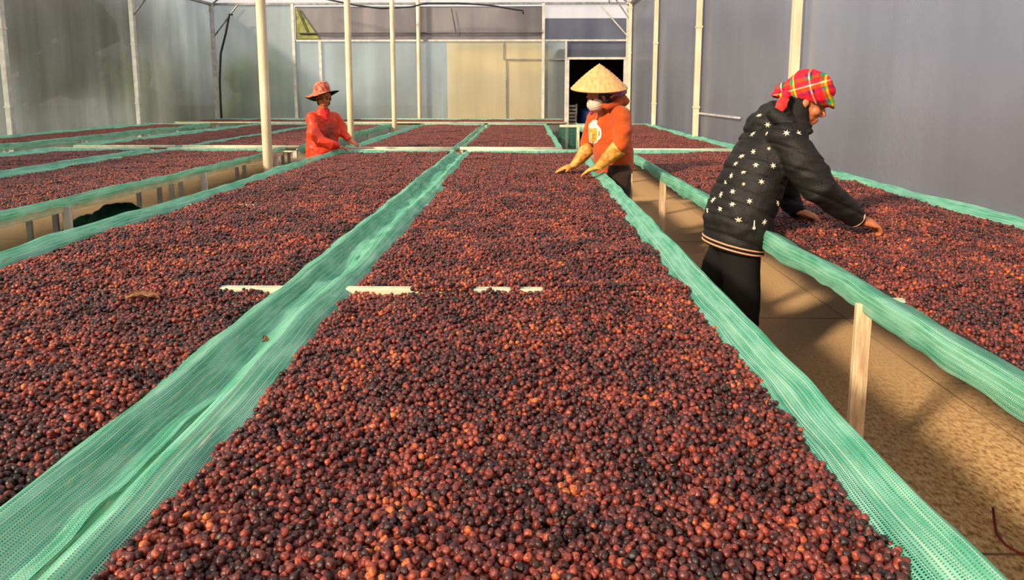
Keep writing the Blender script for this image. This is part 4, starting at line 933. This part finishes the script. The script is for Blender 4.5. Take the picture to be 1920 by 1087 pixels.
def red_mat():
    m = simple('red_wind_jacket', srgb(236, 66, 20), srgb(222, 48, 14), .5, 5, .25, 30); t = m.node_tree; L = t.links.new
    b = [n for n in t.nodes if n.type == 'BSDF_PRINCIPLED'][0]; old = b.inputs['Base Color'].links[0].from_socket
    g = N(t, 'ShaderNodeTexCoord'); sp = N(t, 'ShaderNodeVectorMath', operation='DISTANCE'); L(g.outputs['Object'], sp.inputs[0]); sp.inputs[1].default_value = tuple(at(626, 250, 8.6))
    nz = N(t, 'ShaderNodeMath', operation='MULTIPLY_ADD', n_1=.12); L(noise_tex(t, 14, 3), nz.inputs[0]); L(sp.outputs['Value'], nz.inputs[2])
    r = ramp(t, nz.outputs[0], [(.14, (1, 1, 1)), (.28, (0, 0, 0))]); mx = N(t, 'ShaderNodeMix', data_type='RGBA'); L(r, mx.inputs[0]); L(old, mx.inputs[6]); mx.inputs[7].default_value = (*srgb(120, 48, 34), 1)  # brown chest patch: damp cloth and the chest's shade, both painted in
    L(mx.outputs[2], b.inputs['Base Color']); return m
M['red'] = red_mat()
bm = BM(); eloft(bm, tp[:-1], [(.215, .18), (.21, .18), (.20, .16), (.185, .13), (.125, .095)], side, 28)
eloft(bm, ra, [(.066, .070), (.072, .076), (.072, .072), (.062, .060), (.048, .046)], (0, 1, 0), 18); eloft(bm, la, [(.062, .064), (.064, .066), (.062, .060), (.046, .044)], (0, 1, 0), 18)
ell(bm, ra[0], (.07, .075, .06)); ell(bm, la[0], (.065, .07, .055))
red = solid('jacket', bm, .008, M['red'], R0, 3, lambda p: wr(p, .9, .018))
bm = BM(); eloft(bm, [at(606, 218, 8.76), at(606, 209, 8.76), at(607, 203, 8.76)], [(.105, .085), (.088, .076), (.074, .066)], side, 20)
solid('collar', bm, .007, M['red'], red, 2, lambda p: wr(p, 1.5, .008))
bm = BM(); eloft(bm, [at(613, 226, 8.67), at(611, 214, 8.68), at(609, 206, 8.70)], [(.012, .012), (.05, .028), (.062, .045)], side, 16)
solid('neck_scarf', bm, .006, fabric('crimson_scarf', srgb(205, 24, 40), srgb(225, 50, 50), .8, 20), R0, 2, lambda p: wr(p, 2, .005))
bm = BM()
for h_, k_, f_ in ((hipR, kneeR, footR), (hipL, kneeL, footL)):
    eloft(bm, [h_ + Vector((0, 0, .06)), h_, k_, f_ + Vector((0, 0, .07))], [(.10, .10), (.11, .10), (.082, .078), (.066, .062)], side, 20)
solid('trousers', bm, .01, M['black_rib'], R0, 4, lambda p: wr(p, .9, .006))
for f_ in (footR, footL):
    bm = BM(); d_ = f; eloft(bm, [f_ - d_*.09 + Vector((0, 0, .045)), f_ + Vector((0, 0, .052)), f_ + d_*.08 + Vector((0, 0, .036)), f_ + d_*.17 + Vector((0, 0, .024))], [(.036, .042), (.046, .050), (.052, .034), (.038, .022)], (-d_.y, d_.x, 0), 18); obj('shoe', bm, M['black_rib'], R0, True)
hf, hs_, hu2 = hax
bm = BM(); ell(bm, hc - hf*.035 + hu2*.01, (.088, .088, .10), hax); ell(bm, hc - hf*.05 - hu2*.07, (.055, .08, .06), hax); solid('hair', bm, .007, M['hair'], R0, 2)
# bucket hat: crown and wavy brim, black below
M['hatcloth'] = simple('red_patterned_cloth', srgb(140, 50, 40), srgb(224, 136, 104), .8, 26, .3, 60, lo=.40, hi=.60)
bc = at(604, 175, 8.70); hu = Vector((-.06, .10, 1)).normalized(); hx = (Vector((1, 0, 0)) - hu*hu.x).normalized(); hy = hu.cross(hx)
def hp(a, r, z): return bc + (hx*math.cos(a) + hy*math.sin(a))*r + hu*z
def brim_z(a, q): return q*(-.030 + .040*math.cos(a - .1) + .020*math.sin(2*a + 1.1) - .012*math.cos(3*a))   # low at her right, lifted at her left
bm = BM(); rg = []
for q in (1, .8, .6, .4, .2, 0): rg.append([hp(a_*2*PI/60, .100 + .108*q, .008 + brim_z(a_*2*PI/60, q)) for a_ in range(60)])
for z, r in ((.03, .100), (.06, .096), (.09, .090), (.115, .080), (.132, .062), (.141, .036), (.144, .005)): rg.append([hp(a_*2*PI/60, r*(1 + .02*math.sin(a_*2*PI/60*7 + z*60)), z) for a_ in range(60)])
rings_loft(bm, rg, True, True); bhat = obj('bucket_hat', bm, M['hatcloth'], R0, True)
bm = BM(); rg = [[hp(a_*2*PI/60, .100 + .106*q, .001 + brim_z(a_*2*PI/60, q)) for a_ in range(60)] for q in (1, .75, .5, .25, 0, -.4)]
rings_loft(bm, rg, True, True); obj('brim_lining', bm, M['black_rib'], bhat, True)

# ------------------------------------------------------------------ things lying about, and what stands outside
def leaf(name, c, L_, W_, ang, label, m):
    bm = BM(); g = []
    for i in range(9):
        a = i/8; w_ = W_*math.sin(PI*min(1, a*.94 + .03))**.8; row = []
        for j in range(-2, 3):
            x = (a - .5)*L_; y = j/2*w_/2; z = .012*abs(j/2)**2*1.2 + .008*math.sin(a*4) + .002*math.sin(a*30)*abs(j)
            row.append(bm.verts.new(Vector(c) + Vector((x*math.cos(ang) - y*math.sin(ang), x*math.sin(ang) + y*math.cos(ang), z))))
        g.append(row)
    for i in range(8):
        for j in range(4): bm.faces.new((g[i][j], g[i+1][j], g[i+1][j+1], g[i][j+1]))
    bmesh.ops.solidify(bm, geom=bm.faces[:], thickness=.0012)
    t_ = empty(name, tuple(c), label, 'leaf'); obj('blade', bm, m, t_, True)
    bm = BM(); d = Vector((math.cos(ang), math.sin(ang), 0)); tube(bm, [Vector(c) + d*(-L_*.62) + Vector((0, 0, .006)), Vector(c) + Vector((0, 0, .004)), Vector(c) + d*(L_*.48) + Vector((0, 0, .006))], [.0016, .0012, .0006], 6); obj('stem', bm, M['bark'], t_, True)
leaf('dry_leaf', (-1.327, 2.40, float(surf(-1.327, 2.40)) + .020), .105, .062, .35, 'curled brown dry leaf lying on the cherries of the left bed', M['leaf'])
leaf('leaf_scrap', (-.775, 2.06, .758), .022, .014, .8, 'tiny orange leaf scrap lying in the green net trough', M['leaf'])
bm = BM(); pts = [at(1856, 1010, 2.42), at(1860, 1030, 2.36), at(1863, 1055, 2.30), at(1880, 1075, 2.24), at(1905, 1092, 2.2), at(1940, 1100, 2.18)]
for p in pts: p.z = .006
pts[0].z = .03; tube(bm, pts, .0045, 8); tag(obj('plastic_string', bm, simple('red_plastic', srgb(150, 42, 26), srgb(120, 30, 20), .4), None, True), 'thin red plastic cord lying on the floor, bottom right', 'string')
# folded netting under the left bed
bm = BM(); c = Vector((-3.75, 6.55, 0))
for dx, dy, r in ((0, 0, (.42, .34, .46)), (-.35, .1, (.30, .28, .34)), (.36, -.08, (.28, .26, .36)), (.1, .25, (.3, .3, .3)), (-.6, .05, (.22, .2, .16))): ell(bm, c + Vector((dx, dy, .02)), r)
bmesh.ops.bisect_plane(bm, geom=bm.verts[:] + bm.edges[:] + bm.faces[:], plane_co=(0, 0, .004), plane_no=(0, 0, -1), clear_outer=True)
bmesh.ops.holes_fill(bm, edges=[e_ for e_ in bm.edges if e_.is_boundary])
po = solid('net_pile', bm, .02, simple('bundled_dark_net', srgb(12, 66, 54), srgb(26, 98, 78), .8, 14, .6, 40), None, 2, lambda p: (.035*noise.noise(p*6) + .018*noise.noise(p*15)) * min(1, p.z*8))
tag(po, 'heap of dark green netting bundled on the floor under the left bed', 'netting')
# store room: blue drum, crates, sack
t_ = empty('plastic_drum', (1.85, YB + 1.0, 0), 'blue plastic drum standing in the dark doorway', 'drum')
bm = BM(); eloft(bm, [(1.86, YB + 1.0, z) for z in (0, .03, .3, .32, .62, .64, .95, 1.0, 1.02)], [.26, .29, .30, .315, .315, .30, .30, .27, .25], (1, 0, 0), 28)
M['blue'] = simple('blue_plastic', srgb(30, 62, 130), srgb(22, 50, 108), .4); obj('drum_body', bm, M['blue'], t_, True)
bm = BM(); tube(bm, [(1.86, YB + 1, 1.02), (1.86, YB + 1, 1.05)], .26, 28); obj('lid', bm, simple('dark_blue_plastic', srgb(24, 48, 96), srgb(20, 40, 84), .4), t_, True)
M['crate'] = simple('grey_crate', srgb(168, 160, 150), srgb(128, 120, 112), .6)
def crate(x, y, z, w_, d_, h, label):
    t_ = empty('crate', (x, y, z), label, 'crate', 'crates in the doorway')
    for k_ in range(3):
        bm = BM(); z0 = z + .01 + k_*h/3
        for a, b in (((x - w_/2, y - d_/2), (x + w_/2, y - d_/2 + .012)), ((x - w_/2, y + d_/2 - .012), (x + w_/2, y + d_/2)), ((x - w_/2, y - d_/2), (x - w_/2 + .012, y + d_/2)), ((x + w_/2 - .012, y - d_/2), (x + w_/2, y + d_/2))): box(bm, (*a, z0), (*b, z0 + h/3*.6))
        obj('slat', bm, M['crate'], t_)
    bm = BM()
    for sx_ in (-1, 1):
        for sy_ in (-1, 1): box(bm, (x + sx_*(w_/2 - .02) - .018, y + sy_*(d_/2 - .02) - .018, z), (x + sx_*(w_/2 - .02) + .018, y + sy_*(d_/2 - .02) + .018, z + h))
    obj('corner_post', bm, M['crate'], t_)
    bm = BM(); box(bm, (x - w_/2, y - d_/2, z + .002), (x + w_/2, y + d_/2, z + .012)); obj('floor_panel', bm, M['crate'], t_)
for q, lb in enumerate(('grey slatted crate on the store room floor', 'grey slatted crate, second of the doorway stack', 'grey slatted crate, third of the doorway stack', 'grey slatted crate on top of the doorway stack')): crate(1.28 + .012*(q % 2), YB + .75, q*.295, .34, .34, .29, lb)
# a white clip bench post by the end of the far middle bed
t_ = empty('net_stand', (1.0, 12.6, 0), 'white upright frame with green net hung on it behind the middle bed corner', 'stand')
for x, y in ((.92, 12.6), (1.06, 12.9)):
    bm = BM(); box(bm, (x - .025, y - .025, 0), (x + .025, y + .025, .93)); obj('upright', bm, M['rail_pale'], t_)
bm = BM(); box(bm, (.60, 12.58, .90), (1.10, 12.63, .94)); obj('crossbar', bm, M['rail_pale'], t_)
bm = BM()
for i in range(13):
    x = .58 + i*.028
    if i: bm.faces.new((a_, b_, bm.verts.new((x, 12.56 + .02*math.sin(i*1.9), .05)), bm.verts.new((x, 12.58, .9)))[::-1]) ; 
    if i == 0: a_, b_ = bm.verts.new((x, 12.58, .9)), bm.verts.new((x, 12.56, .05))
    else:
        vs = bm.verts[:]; b_, a_ = vs[-2], vs[-1]
o = obj('hanging_net', bm, M['net_dark'], t_); uv = o.data.uv_layers.new(name='uv')
for l in o.data.loops: v = o.data.vertices[l.vertex_index].co; uv.data[l.index].uv = (v.x, v.z)

# outside: trees, an added cream block for the back film's glow, an earth bank
def tree(x, y, h, r, seed, label, m):
    t_ = empty('tree', (x, y, -.13), label, 'tree', 'trees outside the film walls')
    rs = random.Random(seed)
    bm = BM(); tube(bm, [(x, y, -.13), (x + .1, y, h*.3), (x - .05, y + .1, h*.65)], [.16, .12, .06], 8); obj('trunk', bm, M['bark'], t_, True)
    bm = BM()
    for i in range(26):
        a = rs.uniform(0, 2*PI); q = rs.uniform(0, 1)**.5; z = h*rs.uniform(.2, .95); rr = r*(1 - abs(z/h - .5)*.9)
        c = Vector((x + math.cos(a)*rr*q, y + math.sin(a)*rr*q, z)); s_ = rs.uniform(.3, .8)*r*.5
        bmesh.ops.create_icosphere(bm, subdivisions=3, radius=s_, matrix=Matrix.Translation(c))
    for v in bm.verts: v.co += Vector((noise.noise(v.co*3), noise.noise(v.co*3 + Vector((9, 0, 0))), noise.noise(v.co*3 + Vector((0, 9, 0)))))*.35
    obj('foliage', bm, m, t_, True)
M['tree2'] = simple('pale_outside_foliage', srgb(96, 112, 70), srgb(140, 140, 80), .8, 1.2, .5, 6)
tree(-12.4, 16.4, 6.5, 1.9, 1, 'dark tree outside the left wall, nearest to the left edge', M['tree'])
tree(-14.6, 21.2, 7.0, 2.4, 2, 'tall dark tree outside, behind the middle of the left film wall', M['tree'])
tree(-16.8, 15.0, 6.5, 2.0, 3, 'dark tree outside the left wall beyond the left picture edge', M['tree'])
tree(-17.5, 30.5, 2.6, 2.0, 4, 'low pale green bush tree outside, near the far left corner', M['tree2'])
tree(-10.6, 30.0, 2.7, 1.7, 5, 'round bush tree outside, left of the back vent', M['tree2'])
t_ = empty('added_shed', (-.6, 22.5, -.13), 'cream block added outside to give the back film a yellow glow', 'building')  # added behind the film to imitate the yellow sunlight on the back wall
M['creamwall'] = simple('cream_render', srgb(250, 226, 160), srgb(238, 206, 136), .8, 2)
bm = BM(); box(bm, (-2.25, 22.4, -.13), (.8, 25, 2.9)); obj('added_shed_wall', bm, M['creamwall'], t_)
bm = BM(); box(bm, (-2.35, 22.2, 2.9), (.88, 25.2, 3.0)); obj('added_shed_roof', bm, M['galv_light'], t_)
bm = BM(); pv = None
for i in range(40):
    y = -4 + i; cur = []
    for j, (x, z) in enumerate(((4.6, -.14), (5.2, .5), (6.0, 1.0), (7.2, 1.2), (10, 1.3), (14, -.14))): cur.append(bm.verts.new((x + .3*noise.noise(Vector((y*.4, j, 0))), y, z + (.18*noise.noise(Vector((y*.5, j*2, 3))) if 0 < j < 5 else 0))))
    if pv:
        for j in range(5): bm.faces.new((pv[j], cur[j], cur[j+1], pv[j+1]))
    pv = cur
structure('earth_bank', bm, simple('reddish_earth', srgb(222, 150, 140), srgb(200, 134, 126), .9, 1), None, True)
